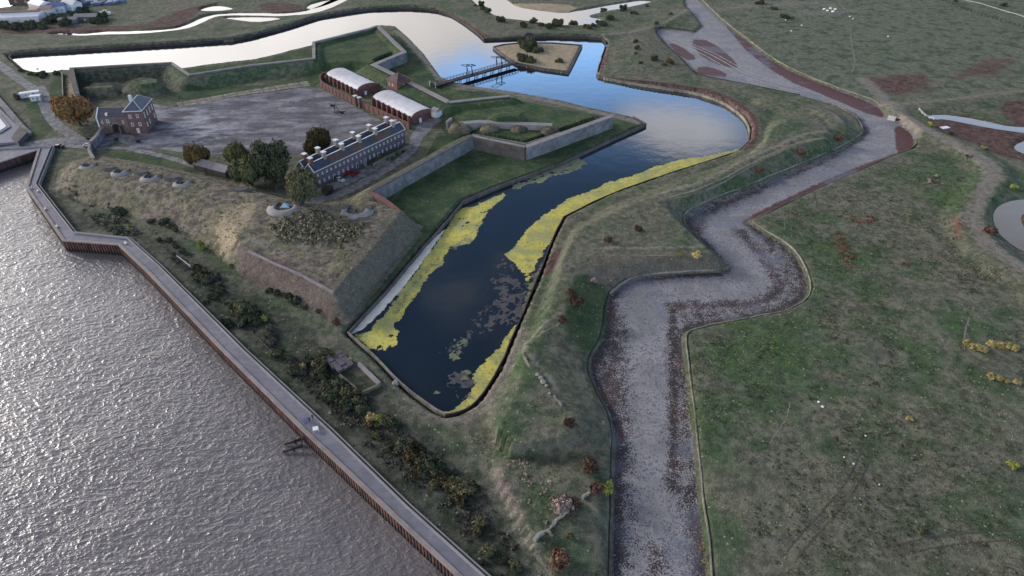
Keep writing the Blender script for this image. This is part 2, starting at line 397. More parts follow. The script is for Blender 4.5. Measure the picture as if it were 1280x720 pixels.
spk = np.maximum.reduce([
  poly_mask([[(738,440),(760,380),(776,378),(785,420),(784,470),(792,540),(786,640),(790,720),(764,720),(766,560),(740,490)]], 0, 3)*.8,
  poly_mask([[(765,350),(790,352),(775,395),(760,400)]], 0, 3)*.5,
  poly_mask([[(842,378),(960,378),(975,372),(980,350),(960,320),(930,283),(935,275),(965,295),(995,318),(1012,355),(1008,380),(980,392),(870,412),(852,420)]], 0, 2)*.62,
  poly_mask([[(838,380),(848,384),(850,430),(852,470),(855,540),(858,610),(842,610),(843,520),(842,450)], [(846,600),(872,610),(884,720),(862,720),(852,650)]], 0, 2)*.72,
  poly_mask([[(812,690),(825,670),(835,680),(842,720),(805,720)]], 0, 3)*.8,
  poly_mask([[(855,270),(932,238),(1040,195),(1078,172),(1070,180),(1040,200),(935,247),(870,278),(905,330),(913,340),(890,343),(800,353),(795,346),(905,336),(860,290)]], 0, 1.5)*.75,
  poly_mask([[(1050,135),(1072,150),(1082,168),(1070,180),(1090,165),(1080,148),(1060,135)],[(780,55),(820,60),(815,50)]], 0, 2)*.8,
  line_mask([([(842,382),(880,381),(940,379),(972,366),(975,352),(955,320),(925,288)], 2.2, .95), ([(842,382),(841,450),(843,520),(841,600),(845,612)], 1.4, 1.0)], 0)])
A['spk'] = np.clip(spk+.5*sstep(-D_U, -2.5, -.5), 0, 1)
# sheltered wet margin
PARADE = [(190,130),(215,135),(300,121),(389,108),(402,111),(440,131),(480,154),(455,162),(425,178),(405,190),(350,196),(300,197),(262,192),(225,190),(200,186),(163,187),(160,178),(184,160)]
D_PA = sdf(UP(PARADE, G), 30)
A['parade'] = np.clip(.5+D_PA/3, 0, 1)
ROADS = [([(-40,60),(0,80),(18,96),(38,108),(52,120),(60,142),(72,158),(92,170),(105,178)], 5), ([(0,190),(60,178),(100,178),(125,178)], 11), ([(52,108),(58,120),(62,135)], 3),
  ([(120,186),(150,184),(175,188),(210,196),(245,207)], 3), ([(395,250),(425,244),(460,225),(490,208),(515,190),(520,175),(535,158),(545,152)], 4.5), ([(540,150),(530,158),(520,172)], 6),
  ([(405,236),(430,228),(455,215),(480,200)], 6), ([(110,178),(135,172),(150,170),(165,176)], 7)]
rd = np.full(XX.shape, -30.)
for ln, wd in ROADS: rd = np.maximum(rd, wd/2-ldist(UP(chaikin(ln, 2, False), G), 30))
A['road'] = np.clip(.5+rd/2, 0, 1)
A['paving'] = poly_mask([[(220,129),(300,115),(384,101),(388,107),(300,120),(224,134)]], 1, .5, 0)
A['pavline'] = line_mask([([(220,131.5),(300,117.5),(386,104.5)], .7, 1)], 1)
A['swirl'] = poly_mask([[(190,130),(225,137),(270,140),(290,165),(262,190),(225,186),(205,165)]], 1, 8)
paths = [([(1080,98),(1095,112),(1120,138),(1145,160),(1175,175),(1215,195),(1238,213),(1240,225),(1222,250),(1212,280),(1235,312),(1285,345)], 3.2, 1.0),
  ([(1130,132),(1180,127),(1300,112)], 2, .6),
  ([(1030,172),(1005,176),(950,199),(870,239),(820,251)], 1.4, .8), ([(735,321),(800,320),(880,319)], .9, .7), ([(700,402),(657,431),(655,446),(676,471),(700,500)], .9, .7),
  ([(560,524),(585,519),(602,508),(628,470),(654,410)], 1.6, .9), ([(545,521),(530,512),(500,488)], 1.4, .6), ([(595,560),(640,640),(668,690),(690,720)], 4, .55), ([(1015,138),(1040,146),(1052,158)], 1.5, .7),
  ([(740,45),(790,42),(830,30),(860,12)], 2, .7), ([(790,48),(795,62),(785,75)], 1.6, .5), ([(800,97),(820,84),(835,76)], 1.2, .5), ([(650,118),(700,128),(765,143),(800,152)], 2.2, 1.0), ([(551,97),(545,90),(510,50),(496,38)], 2.5, .9), ([(551,97),(585,107),(640,116)], 2.2, .9),
  ([(578,258),(620,240),(700,210)], 2.0, .45), ([(1042,560),(1085,545),(1075,590),(1050,625),(1010,670),(980,700)], 1, .0),
  ([(100,64),(290,53),(400,24),(470,12),(540,12)], 2, .4), ([(760,60),(752,95),(745,97)], 2.2, .5),
  ([(870,50),(890,72),(925,90),(960,100)], 5, .6), ([(900,10),(960,5),(1020,3),(1060,12),(1010,16)], 14, .55), ([(310,314),(345,331),(417,365)], .8, 1.0), ([(118,201),(160,208),(250,224)], 1.2, .6), ([(1214,440),(1204,395)], .7, .6)]
A['path'] = line_mask(paths, 1.5)
def tr(pts, off): return [(a+off, b) for a, b in pts]
tk = [(1086,545),(1080,575),(1068,600),(1050,625),(1030,648),(1005,675),(985,700)]
tk2 = [(1110,690),(1160,680),(1210,672),(1290,668)]
A['rut'] = line_mask([ ([(1150,112),(1180,130)], .8, .3), ([(1205,398),(1206,440)], .6, .7),
   (chaikin([(990,500),(975,560),(950,610),(940,700)],2,False), .8, .4),(chaikin([(1010,500),(990,560),(968,590)],2,False), .8, .4)], 1)
A['lush'] = np.maximum.reduce([poly_mask([[(860,420),(1000,395),(1010,440),(960,500),(870,480)], [(862,500),(900,500),(905,720),(885,720)], [(1000,280),(1060,290),(1180,330),(1100,360),(1000,330)], [(1160,225),(1235,250),(1200,300),(1150,290)],[(1120,480),(1160,400),(1280,380),(1280,470)]], 1, 14)*.75,
   poly_mask([[(650,430),(690,480),(670,520),(630,520)]],1,8)*.6])
A['bank'] = np.maximum(poly_mask([[(70,240),(95,262),(160,280),(240,310),(290,345),(370,395),(440,440),(500,500),(570,560),(620,620),(665,690),(700,760),(640,760),(470,590),(300,430),(195,325),(160,297),(92,290),(48,235),(62,205)]], 1, 5)*.85,
   poly_mask([[(240,215),(290,228),(360,245),(380,240),(360,215),(300,205)], [(90,112),(95,95),(150,92),(215,90),(215,110),(160,118)]], 1, 3)*.9)
A['rust'] = poly_mask([[(1030,285),(1060,300),(1072,330),(1060,345),(1045,315)], [(1060,268),(1100,272),(1095,282),(1062,280)], [(1180,270),(1200,268),(1212,300),(1190,310)],[(1110,322),(1140,325),(1136,335),(1110,332)]], 1, 4)*.7
A['cut'] = np.clip(.5+(1.0-np.abs(D_M+.2))/1.5, 0, 1)
A['farfield'] = poly_mask([[(900,0),(920,25),(985,84),(1040,106),(1100,125),(1180,122),(1500,90),(1500,-30),(900,-30)]], 1, 15)
A['dist'] = np.clip(YY/600, 0, 1)

# ------------------------------------------------------------------ ground material
gm, t, b = new_mat('ground_cover')
P = t.pos()
nA = t.noise(.018, 3, .5, P); nB = t.noise(.09, 4, .6, P); nC = t.noise(.45, 5, .65, P); nD = t.noise(2.0, 5, .7, P)
Pst = t.scale(P, (.25, 1, 1)); nS = t.noise(.13, 3, .55, P)      # tussocky streaks across the far field
def mask(name, lo=.42, hi=.58, amp=.5, nz=None):
    a = t.attr(name)
    k = t.m('ADD', a, t.m('MULTIPLY', t.m('SUBTRACT', nz if nz is not None else nC, .5), amp))
    return t.ss(k, lo, hi)
mixn = t.m('ADD', t.m('MULTIPLY', nA, .45), t.m('MULTIPLY', nB, .55))
dryf = t.mix(t.ss(nC, .35, .65), (.100, .106, .078), (.155, .150, .112))
grn = t.mix(t.ss(nC, .35, .65), (.052, .084, .046), (.092, .124, .070))
c = t.mix(t.ss(t.m('ADD', mixn, t.m('MULTIPLY', t.attr('lush'), .16)), .46, .60), dryf, grn)
farm = t.ss(t.attr('farfield'), .3, .8)
c = t.mix(t.m('MULTIPLY', farm, .8), c, t.mix(t.ss(nC, .35, .65), (.098, .120, .082), (.140, .155, .115)))
c = t.mix(t.m('MULTIPLY', t.ss(nS, .52, .62, 0, .75), t.m('ADD', t.m('MULTIPLY', farm, .8), .15)), c, (.048, .062, .044))
c = t.mix(t.m('MULTIPLY', t.ss(t.m('ADD', t.m('MULTIPLY', nB, .6), t.m('MULTIPLY', nC, .4)), .53, .66), t.m('ADD', .35, t.m('MULTIPLY', t.attr('lush'), .6))), c, (.030, .056, .026))
c = t.mix(t.ss(t.m('ADD', nD, t.m('MULTIPLY', t.m('SUBTRACT', nB, .5), .5)), .60, .74, 0, .6), c, (.035, .042, .028))   # dark tufts
c = t.mix(t.ss(nD, .28, .40, .6, 0), c, (.18, .165, .12))                                                        # bleached bents
bk = t.m('ADD', t.attr('bank'), t.m('MULTIPLY', t.m('SUBTRACT', nB, .5), .9))
c = t.mix(t.ss(bk, .35, .75, 0, .85), c, t.mix(t.ss(nC, .4, .62), (.032, .044, .030), (.072, .072, .062)))
c = t.mix(t.m('MULTIPLY', t.ss(t.m('ADD', mixn, t.m('MULTIPLY', t.attr('lush'), .22)), .58, .70), t.ss(nC, .35, .6)), c, (.058, .104, .036))
g2 = t.mix(t.ss(nB, .38, .62), (.034, .066, .034), (.070, .098, .046))
g2 = t.mix(t.ss(nC, .55, .72, 0, .5), g2, (.09, .11, .06))
c = t.mix(mask('green'), c, g2)
dr = t.mix(t.ss(nC, .36, .62), (.125, .105, .090), (.215, .190, .145))
dr = t.mix(t.ss(t.m('ADD', t.m('MULTIPLY', nD, .6), t.m('MULTIPLY', nB, .4)), .50, .62, 0, .7), dr, (.085, .075, .062))
dr = t.mix(t.ss(nB, .45, .62, 0, .55), dr, (.15, .155, .085))
c = t.mix(mask('dry'), c, dr)
c = t.mix(mask('straw', .4, .7, .9), c, t.mix(t.ss(nD, .35, .65), (.26, .21, .14), (.42, .35, .24)))
c = t.mix(mask('scar', .4, .65, .6), c, t.mix(t.ss(nD, .35, .65), (.105, .084, .078), (.185, .150, .130)))
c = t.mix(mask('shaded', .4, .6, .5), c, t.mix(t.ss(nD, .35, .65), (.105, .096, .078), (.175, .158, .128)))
c = t.mix(t.m('MULTIPLY', mask('red', .42, .62, 1.5, t.m('ADD', t.m('MULTIPLY', nB, .55), t.m('MULTIPLY', nC, .45))), .88), c, t.mix(t.ss(nC, .35, .65), (.070, .036, .038), (.125, .070, .064)))
c = t.mix(mask('rust', .5, .6, 1.4, nD), c, (.20, .085, .055))
pth = t.m('ADD', t.attr('path'), t.m('MULTIPLY', t.m('SUBTRACT', nC, .5), .7))
c = t.mix(t.ss(pth, .25, .75, 0, .9), c, t.mix(t.ss(nD, .35, .65), (.16, .145, .125), (.25, .225, .195)))
c = t.mix(mask('road'), c, t.mix(t.ss(nC, .35, .65), (.17, .17, .185), (.25, .245, .26)))
Ppar = t.scale(P, (.4, 1, 1), (0, 0, R(-25))); nP = t.noise(.16, 6, .62, Ppar)
par = t.mix(t.ss(nP, .38, .66), (.10, .100, .118), (.255, .25, .28))
par = t.mix(t.m('MULTIPLY', t.attr('swirl'), t.ss(nP, .42, .58)), par, (.34, .345, .38))
par = t.mix(t.ss(nB, .5, .65, 0, .6), par, (.12, .115, .125))
c = t.mix(mask('parade', .45, .55, .3), c, par)
pa, pb_ = Vector(U(220, 132)), Vector(U(387, 105)); pang = math.atan2(pb_.y-pa.y, pb_.x-pa.x)
pc = t.n.new('ShaderNodeSeparateXYZ'); t.l.new(t.scale(P, (1, 1, 1), (0, 0, -pang)), pc.inputs[0])
ln1 = t.ss(t.m('ABSOLUTE', t.m('SUBTRACT', t.m('FRACT', t.m('DIVIDE', pc.outputs[0], 6.5)), .5)), .44, .46)
pv = t.mix(t.ss(nC, .4, .6), (.215, .185, .165), (.28, .245, .21)); pv = t.mix(t.m('MULTIPLY', t.m('MAXIMUM', ln1, t.attr('pavline')), .7), pv, (.09, .085, .07))
c = t.mix(mask('paving', .45, .55, .1), c, pv)
c = t.mix(t.m('MULTIPLY', t.ss(t.attr('rut'), .3, .8), .65), c, (.045, .045, .038))
cutc = t.mix(t.ss(nC, .4, .6), (.10, .065, .06), (.17, .13, .115))
c = t.mix(t.ss(t.attr('cut'), .45, .7, 0, .45), c, cutc)
nE = t.noise(5.5, 3, .7, P)
gr = t.n.new('ShaderNodeVectorMath'); gr.operation = 'SCALE'; t.l.new(c, gr.inputs[0])
t.l.new(t.m('MULTIPLY', t.ss(nE, .36, .64, .66, 1.34), t.ss(nC, .35, .65, .84, 1.16)), gr.inputs['Scale']); c = gr.outputs[0]
# white flecks: stones, feathers, mushrooms
vn = t.vor(.55, P)
fl = t.m('MULTIPLY', t.ss(vn, .09, .17, 1, 0), t.ss(nB, .47, .55))
c = t.mix(t.m('MULTIPLY', fl, t.ss(t.attr('mud'), .3, .2)), c, (.30, .29, .24))
# mud
nE0 = t.noise(4.0, 3, .7, P)
mudc = t.mix(t.ss(nB, .35, .65), (.205, .202, .215), (.305, .30, .32))
mudc = t.mix(t.ss(t.m('ADD', t.m('MULTIPLY', t.noise(1.5, 4, .75, P), .8), t.m('MULTIPLY', nB, .2)), .53, .58, 0, .75), mudc, (.075, .070, .075))
mudc = t.mix(t.ss(nE0, .5, .7, 0, .5), mudc, (.33, .325, .34))
nG = t.noise(2.6, 3, .6, P)
sp = t.m('ADD', t.m('ADD', t.m('ADD', t.m('MULTIPLY', nG, .5), t.m('MULTIPLY', nD, .2)), t.m('MULTIPLY', nC, .3)), t.m('MULTIPLY', t.m('SUBTRACT', t.attr('spk'), .22), .15))
mudc = t.mix(t.ss(sp, .535, .565), mudc, t.mix(t.ss(nB, .45, .6), (.040, .034, .038), (.072, .045, .045)))
mudc = t.mix(mask('mudred', .42, .56, 1.5, t.m('ADD', t.m('MULTIPLY', nG, .5), t.m('MULTIPLY', nC, .5))), mudc, t.mix(t.ss(nD, .35, .65), (.070, .030, .033), (.14, .075, .075)))
mudc = t.mix(t.ss(t.m('ADD', t.noise(.05, 2, .5, P), t.m('MULTIPLY', nC, .15)), .62, .68, 0, .5), mudc, (.15, .165, .22))
c = t.mix(t.ss(t.attr('mud'), .35, .65), c, mudc)
t.l.new(c, b.inputs['Base Color'])
t.l.new(t.m('SUBTRACT', .95, t.m('MULTIPLY', t.attr('mud'), .35)), b.inputs['Roughness'])
hh = t.m('ADD', t.m('ADD', t.m('MULTIPLY', nC, .6), t.m('MULTIPLY', nD, .4)), t.m('MULTIPLY', nE, .12))
t.l.new(t.bump(hh, 1.0, .8), b.inputs['Normal'])
b.inputs['Specular IOR Level'].default_value = .15

def mesh_obj(name, verts, faces, mat=None, parent=None, smooth=False):
    me = bpy.data.meshes.new(name)
    me.from_pydata([tuple(v) for v in verts], [], faces)
    if mat: me.materials.append(mat)
    if smooth: me.polygons.foreach_set('use_smooth', [True]*len(me.polygons))
    me.update()
    o = bpy.data.objects.new(name, me); COL.objects.link(o)
    if parent: o.parent = parent
    return o
def tag(o, label=None, cat=None, group=None, kind=None):
    if label: o['label'] = label
    if cat: o['category'] = cat
    if group: o['group'] = group
    if kind: o['kind'] = kind
    return o
# split the sheet into the named surfaces (same surface, same vertices)
ny, nx = XX.shape
jj, ii = np.meshgrid(np.arange(ny-1), np.arange(nx-1), indexing='ij')
def fc(Am): return (Am[:-1,:-1]+Am[1:,1:]+Am[1:,:-1]+Am[:-1,1:])/4
cls = np.zeros((ny-1, nx-1), int)
cls[fc(D_PA) > 0] = 2
cls[fc(rd) > 0] = 3
cls[fc(D_U) > 0] = 1
# vertex normals of the whole sheet, so that the seams between surfaces do not show
gx = np.gradient(Z, axis=1)/np.gradient(XX, axis=1); gy = np.gradient(Z, axis=0)/np.gradient(YY, axis=0)
NN = np.stack([-gx, -gy, np.ones_like(gx)], -1); NN /= np.linalg.norm(NN, axis=-1, keepdims=True); NN = NN.reshape(-1, 3)
VV = np.stack([XX, YY, Z], -1).reshape(-1, 3).astype(np.float32)
for ci, (nm, lb) in enumerate([('ground', 'grassland, ramparts and marsh around the fort'), ('mud_flat', 'grey mud bed of the drained outer moat'), ('parade_ground', 'grey gravel parade ground inside the fort'), ('road', 'pale gravel roads')]):
    sel = cls == ci
    j = jj[sel]; i = ii[sel]
    q = np.stack([j*nx+i, j*nx+i+1, (j+1)*nx+i+1, (j+1)*nx+i], 1)
    uq, inv = np.unique(q, return_inverse=True); q2 = inv.reshape(q.shape).astype(np.int32)
    me = bpy.data.meshes.new(nm)
    me.vertices.add(len(uq)); me.vertices.foreach_set('co', VV[uq].ravel())
    me.loops.add(q2.size); me.loops.foreach_set('vertex_index', q2.ravel())
    me.polygons.add(len(q2)); me.polygons.foreach_set('loop_start', np.arange(0, q2.size, 4, dtype=np.int32))
    me.polygons.foreach_set('loop_total', np.full(len(q2), 4, np.int32))
    me.update(calc_edges=True)
    me.polygons.foreach_set('use_smooth', np.ones(len(q2), bool))
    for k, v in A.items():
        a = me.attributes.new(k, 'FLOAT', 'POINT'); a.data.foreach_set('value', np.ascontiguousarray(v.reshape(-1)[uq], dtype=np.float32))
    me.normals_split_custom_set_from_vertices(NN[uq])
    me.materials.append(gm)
    o = bpy.data.objects.new(nm, me); COL.objects.link(o); tag(o, lb, kind='structure')

def strip(name, px, off, wd, mat, label, z=1.0, lift=.03):
    ln = chaikin(UP(px, z), 3, False); ln = [Vector(p) for p in ln]
    q = []
    for i in range(len(ln)-1):
        n_ = max(1, int((ln[i+1]-ln[i]).length/.9)); q += [ln[i].lerp(ln[i+1], k/n_) for k in range(n_)]
    vs = []; rr = random.Random(len(q))
    for i, p in enumerate(q):
        tv = (q[min(i+1, len(q)-1)]-q[max(i-1, 0)]).normalized(); nn = Vector((-tv.y, tv.x)); ww = wd*rr.uniform(.55, 1.2)/2*min(1, i/6+.1, (len(q)-1-i)/6+.1); j_ = rr.uniform(-.12, .12)
        for s_ in (-1, 0, 1):
            a = p+nn*(off+j_+s_*ww); vs.append((a.x, a.y, hgt(a.x, a.y)+lift+(.012 if s_ == 0 else 0)))
    fs = []
    for i in range(len(q)-1): fs += [(3*i, 3*i+3, 3*i+4, 3*i+1), (3*i+1, 3*i+4, 3*i+5, 3*i+2)]
    o = mesh_obj(name, vs, fs, mat, None, True); tag(o, label, kind='structure'); return o
M_rut = plain('bare_rut_soil', (.075, .070, .060), .95, .3, .8)
M_foot = plain('worn_footpath', (.185, .170, .135), .95, .3, .8)
for f_ in (-1.1, 1.1):
    strip('wheel_track', tk, f_, .42, M_rut, 'dark wheel ruts curving across the near field')
    strip('wheel_track', tk2, f_, .5, M_rut, 'wheel ruts at the bottom right of the field')
strip('footpath', [(1038,172),(1005,176),(985,184),(950,199),(900,226),(870,239),(820,251)], 0, .9, M_foot, 'worn path along the crest of the bank', 4.4)
strip('footpath', [(1035,174),(1005,179),(985,187),(950,203),(900,230),(870,243),(825,254)], 0, .6, M_foot, 'second worn path along the crest', 4.0)
strip('footpath', [(735,321),(770,320),(800,321),(850,320),(880,319)], 0, .45, M_foot, 'thin worn line along the spur crest', 4.4)
strip('footpath', [(704,402),(690,411),(672,420),(657,430),(654,440),(656,450),(664,462)], 0, .6, M_foot, 'worn line at the head of the glacis', 4.4)
strip('footpath', [(1014,154),(1028,143),(1040,140),(1052,146)], 0, .6, M_foot, 'worn line on the rounded bank', 3)
strip('footpath', [(1022,160),(1033,150),(1046,147)], 0, .5, M_foot, 'second worn line on the rounded bank', 3)
M_mt = plain('pale_dried_mud', (.33, .32, .33), .9, .25, .5)
for k_, (o_, w_) in enumerate(((-2.2, 1.0), (2.2, 1.2), (5.5, .8))): strip('mud_track', [(832,45),(850,54),(880,66),(905,80),(925,92),(960,103),(1010,116)], o_, w_, M_mt, 'pale track lines over the far mud', MUDZ, .04)
strip('mud_track', [(1064,193),(1078,197)], 0, .8, M_mt, 'pale scrape on the mud bend', MUDZ, .04); strip('mud_track', [(1070,191),(1084,197)], 0, .6, M_mt, 'second pale scrape on the mud bend', MUDZ, .04)
strip('footpath', [(1062,33),(1065,60),(1070,78),(1064,92)], 0, .8, M_foot, 'faint pale line down the far field', 1)
strip('footpath', [(648,670),(660,680),(668,692),(690,722)], .5, 1.0, M_foot, 'pale worn path at the bottom', 2)
strip('footpath', [(1214,392),(1205,415),(1206,440)], 0, .5, M_foot, 'faint line in the field above the yellow bushes', 1)
strip('footpath', [(988,500),(985,520),(968,545),(962,555)], 0, .35, M_foot, 'faint scratch in the near field', 1)

# ------------------------------------------------------------------ water
def sheet(name, pts, z, mat, label, kind='structure'):
    bm = bmesh.new()
    vs = [bm.verts.new((x, y, z)) for x, y in pts]
    f = bm.faces.new(vs); f.normal_update()
    if f.normal.z < 0: f.normal_flip()
    bmesh.ops.triangulate(bm, faces=bm.faces[:])
    me = bpy.data.meshes.new(name); bm.to_mesh(me); bm.free(); me.materials.append(mat)
    o = bpy.data.objects.new(name, me); COL.objects.link(o)
    tag(o, label, kind=kind); return o
def water_mat(name, deep, fres_lo, fres_hi, rough, waves, fpow=2.6):
    mt, t, b = new_mat(name)
    out = t.n['Material Output']
    P = t.pos()
    hs = None
    for sc, vec, wt, det in waves:
        raw = t.noise(sc, det, .5, t.scale(P, *vec))
        if wt < 0: raw = t.m('SUBTRACT', 1.0, t.m('POWER', t.m('ABSOLUTE', t.m('MULTIPLY', t.m('SUBTRACT', raw, .5), 3.2)), .8))
        n_ = t.m('MULTIPLY', raw, abs(wt))
        hs = n_ if hs is None else t.m('ADD', hs, n_)
    bp = t.bump(hs, 1.0, 1.0)
    nB = t.noise(.03, 4, .6, P)
    vm = t.mix(nB, tuple(x*.8 for x in deep), tuple(x*1.2 for x in deep))
    t.l.new(vm, b.inputs['Base Color']); b.inputs['Roughness'].default_value = .5
    b.inputs['Specular IOR Level'].default_value = 0
    t.l.new(bp, b.inputs['Normal'])
    gl = t.n.new('ShaderNodeBsdfGlossy'); gl.inputs['Roughness'].default_value = rough
    t.l.new(bp, gl.inputs['Normal'])
    lw = t.n.new('ShaderNodeLayerWeight'); lw.inputs['Blend'].default_value = .5; t.l.new(bp, lw.inputs['Normal'])
    f = t.m('POWER', lw.outputs['Facing'], fpow)
    f = t.m('ADD', fres_lo, t.m('MULTIPLY', f, fres_hi-fres_lo))
    ms = t.n.new('ShaderNodeMixShader'); t.l.new(f, ms.inputs[0]); t.l.new(b.outputs[0], ms.inputs[1]); t.l.new(gl.outputs[0], ms.inputs[2])
    t.l.new(ms.outputs[0], out.inputs['Surface'])
    return mt
mw = water_mat('moat_water', (.010, .017, .026), .012, 1.0, .03, [(1.2, ((1, 1, 1),), .012, 3), (.15, ((1, 1, 1),), .03, 2)])
rw = water_mat('river_water', (.150, .137, .144), .03, .68, .30, [(.50, ((.62, 1, 1), (0, 0, R(38))), -.19, 2), (1.6, ((.6, 1, 1), (0, 0, R(30))), .16, 4), (.22, ((.4, 1, 1), (0, 0, R(34))), .42, 2), (.045, ((.5, 1, 1), (0, 0, R(30))), .9, 2), (2.2, ((.7, 1, 1), (0, 0, R(45))), .13, 3)])
sheet('moat_water', UP(MOAT, MOATZ), MOATZ, mw, 'still water of the inner moat')
sheet('river_water', RIVER, RIVZ, rw, 'choppy grey river')
for k, p in POOLS.items():
    c_ = UP(p, .1)
    P_ = np.array(c_); 
    # widen the sheet so that its shore is where the ground rises through it
    D = []
    n_ = len(P_)
    ar = .5*sum(P_[i][0]*P_[(i+1) % n_][1]-P_[(i+1) % n_][0]*P_[i][1] for i in range(n_))
    sg = 1 if ar > 0 else -1
    for i in range(n_):
        tv = P_[(i+1) % n_]-P_[i-1]; tv = tv/(np.linalg.norm(tv)+1e-9)
        D.append((P_[i][0]+sg*tv[1]*.8, P_[i][1]-sg*tv[0]*.8))
    sheet(k.split('_')[0]+'_water' if False else k, D, .1, mw, k.replace('_', ' '))

# ================================================================== objects
class MB:
    def __init__(s): s.v = []; s.f = []
    def add(s, vs, fs):
        k = len(s.v); s.v += [tuple(v) for v in vs]; s.f += [tuple(i+k for i in f) for f in fs]
    def box(s, c, d, rot=0.0, taper=1.0):
        cx, cy, cz = c; a, b, h = d[0]/2, d[1]/2, d[2]/2; co, si = math.cos(rot), math.sin(rot); vs = []
        for z, k in ((-h, 1), (h, taper)):
            for x, y in ((-a, -b), (a, -b), (a, b), (-a, b)):
                x *= k; y *= k
                vs.append((cx+x*co-y*si, cy+x*si+y*co, cz+z))
        s.add(vs, [(3,2,1,0), (4,5,6,7), (0,1,5,4), (1,2,6,5), (2,3,7,6), (3,0,4,7)]); return s
    def prism(s, poly, z0, z1):
        n = len(poly)
        ar = sum(poly[i][0]*poly[(i+1) % n][1]-poly[(i+1) % n][0]*poly[i][1] for i in range(n))
        if ar < 0: poly = poly[::-1]
        s.add([(x, y, z0) for x, y in poly]+[(x, y, z1) for x, y in poly],
              [tuple(range(n))[::-1], tuple(range(n, 2*n))]+[(i, (i+1) % n, n+(i+1) % n, n+i) for i in range(n)]); return s
    def profx(s, prof, x0, x1):
        """profile in (y,z) extruded along x"""
        n = len(prof)
        ar = sum(prof[i][0]*prof[(i+1) % n][1]-prof[(i+1) % n][0]*prof[i][1] for i in range(n))
        if ar < 0: prof = prof[::-1]
        s.add([(x0, y, z) for y, z in prof]+[(x1, y, z) for y, z in prof],
              [tuple(range(n))[::-1], tuple(range(n, 2*n))]+[(i, (i+1) % n, n+(i+1) % n, n+i) for i in range(n)]); return s
    def tube(s, p0, p1, r0, r1=None, n=8):
        r1 = r0 if r1 is None else r1
        a, b = Vector(p0), Vector(p1); d = (b-a).normalized()
        u = d.cross(Vector((0, 0, 1)) if abs(d.z) < .9 else Vector((1, 0, 0))).normalized(); v = d.cross(u)
        vs = [a+(u*math.cos(2*math.pi*k/n)+v*math.sin(2*math.pi*k/n))*r0 for k in range(n)]+[b+(u*math.cos(2*math.pi*k/n)+v*math.sin(2*math.pi*k/n))*r1 for k in range(n)]
        s.add(vs, [tuple(range(n)), tuple(range(n, 2*n))[::-1]]+[((k+1) % n, k, n+k, n+(k+1) % n) for k in range(n)]); return s
    def beam(s, p0, p1, w_, h_):
        a, b = Vector(p0), Vector(p1); d = (b-a).normalized()
        u = d.cross(Vector((0, 0, 1)) if abs(d.z) < .95 else Vector((1, 0, 0))).normalized()*w_/2; v = u.normalized().cross(d)*h_/2
        s.add([a-u-v, a+u-v, a+u+v, a-u+v, b-u-v, b+u-v, b+u+v, b-u+v], [(0,1,2,3), (7,6,5,4), (1,0,4,5), (2,1,5,6), (3,2,6,7), (0,3,7,4)]); return s
    def build(s, name, mat, parent=None, smooth=False):
        o = mesh_obj(name, s.v, s.f, mat, parent, smooth)
        bm = bmesh.new(); bm.from_mesh(o.data); bmesh.ops.recalc_face_normals(bm, faces=bm.faces[:]); bm.to_mesh(o.data); bm.free()
        return o
def empty(name, loc, rz=0, label=None, cat=None, group=None):
    o = bpy.data.objects.new(name, None); COL.objects.link(o); o.location = loc; o.rotation_euler = (0, 0, rz)
    tag(o, label, cat, group); return o
def copy_tree(o, parent=None):
    c = o.copy(); COL.objects.link(c)
    if parent: c.parent = parent
    for ch in list(o.children): copy_tree(ch, c)
    return c
def offset(poly, d, closed=False):
    out = []; n = len(poly)
    for i in range(n):
        p = Vector(poly[i])
        a = Vector(poly[i-1]) if (closed or i > 0) else None; b = Vector(poly[(i+1) % n]) if (closed or i < n-1) else None
        t1 = (p-a).normalized() if a is not None else (b-p).normalized(); t2 = (b-p).normalized() if b is not None else t1
        tt = (t1+t2); tt = tt.normalized() if tt.length > 1e-6 else t1
        nn = Vector((-tt.y, tt.x)); k = 1/max(.45, nn.dot(Vector((-t1.y, t1.x))))
        out.append((p.x+nn.x*d*k, p.y+nn.y*d*k))
    return out
def sweep(mb, line, prof, closed=False):
    """prof: list of (offset, z); swept along xy line"""
    rings = [offset(line, o_, closed) for o_, _ in prof]; n = len(line); m_ = len(prof); vs = []
    for i in range(n):
        for k in range(m_): vs.append((rings[k][i][0], rings[k][i][1], prof[k][1]))
    fs = []
    for i in range(n if closed else n-1):
        j = (i+1) % n
        for k in range(m_): k2 = (k+1) % m_; fs.append((i*m_+k, i*m_+k2, j*m_+k2, j*m_+k))
    if not closed: fs += [tuple(range(m_))[::-1], tuple((n-1)*m_+k for k in range(m_))]
    mb.add(vs, fs)
def resample(line, step):
    out = []
    for i in range(len(line)-1):
        a, b = Vector(line[i]), Vector(line[i+1]); n = max(1, int((b-a).length/step))
        for k in range(n): out.append(tuple(a.lerp(b, k/n)))
    out.append(tuple(line[-1])); return out
def jitter(line, a): return [(x+random.uniform(-a, a), y+random.uniform(-a, a)) for x, y in line]

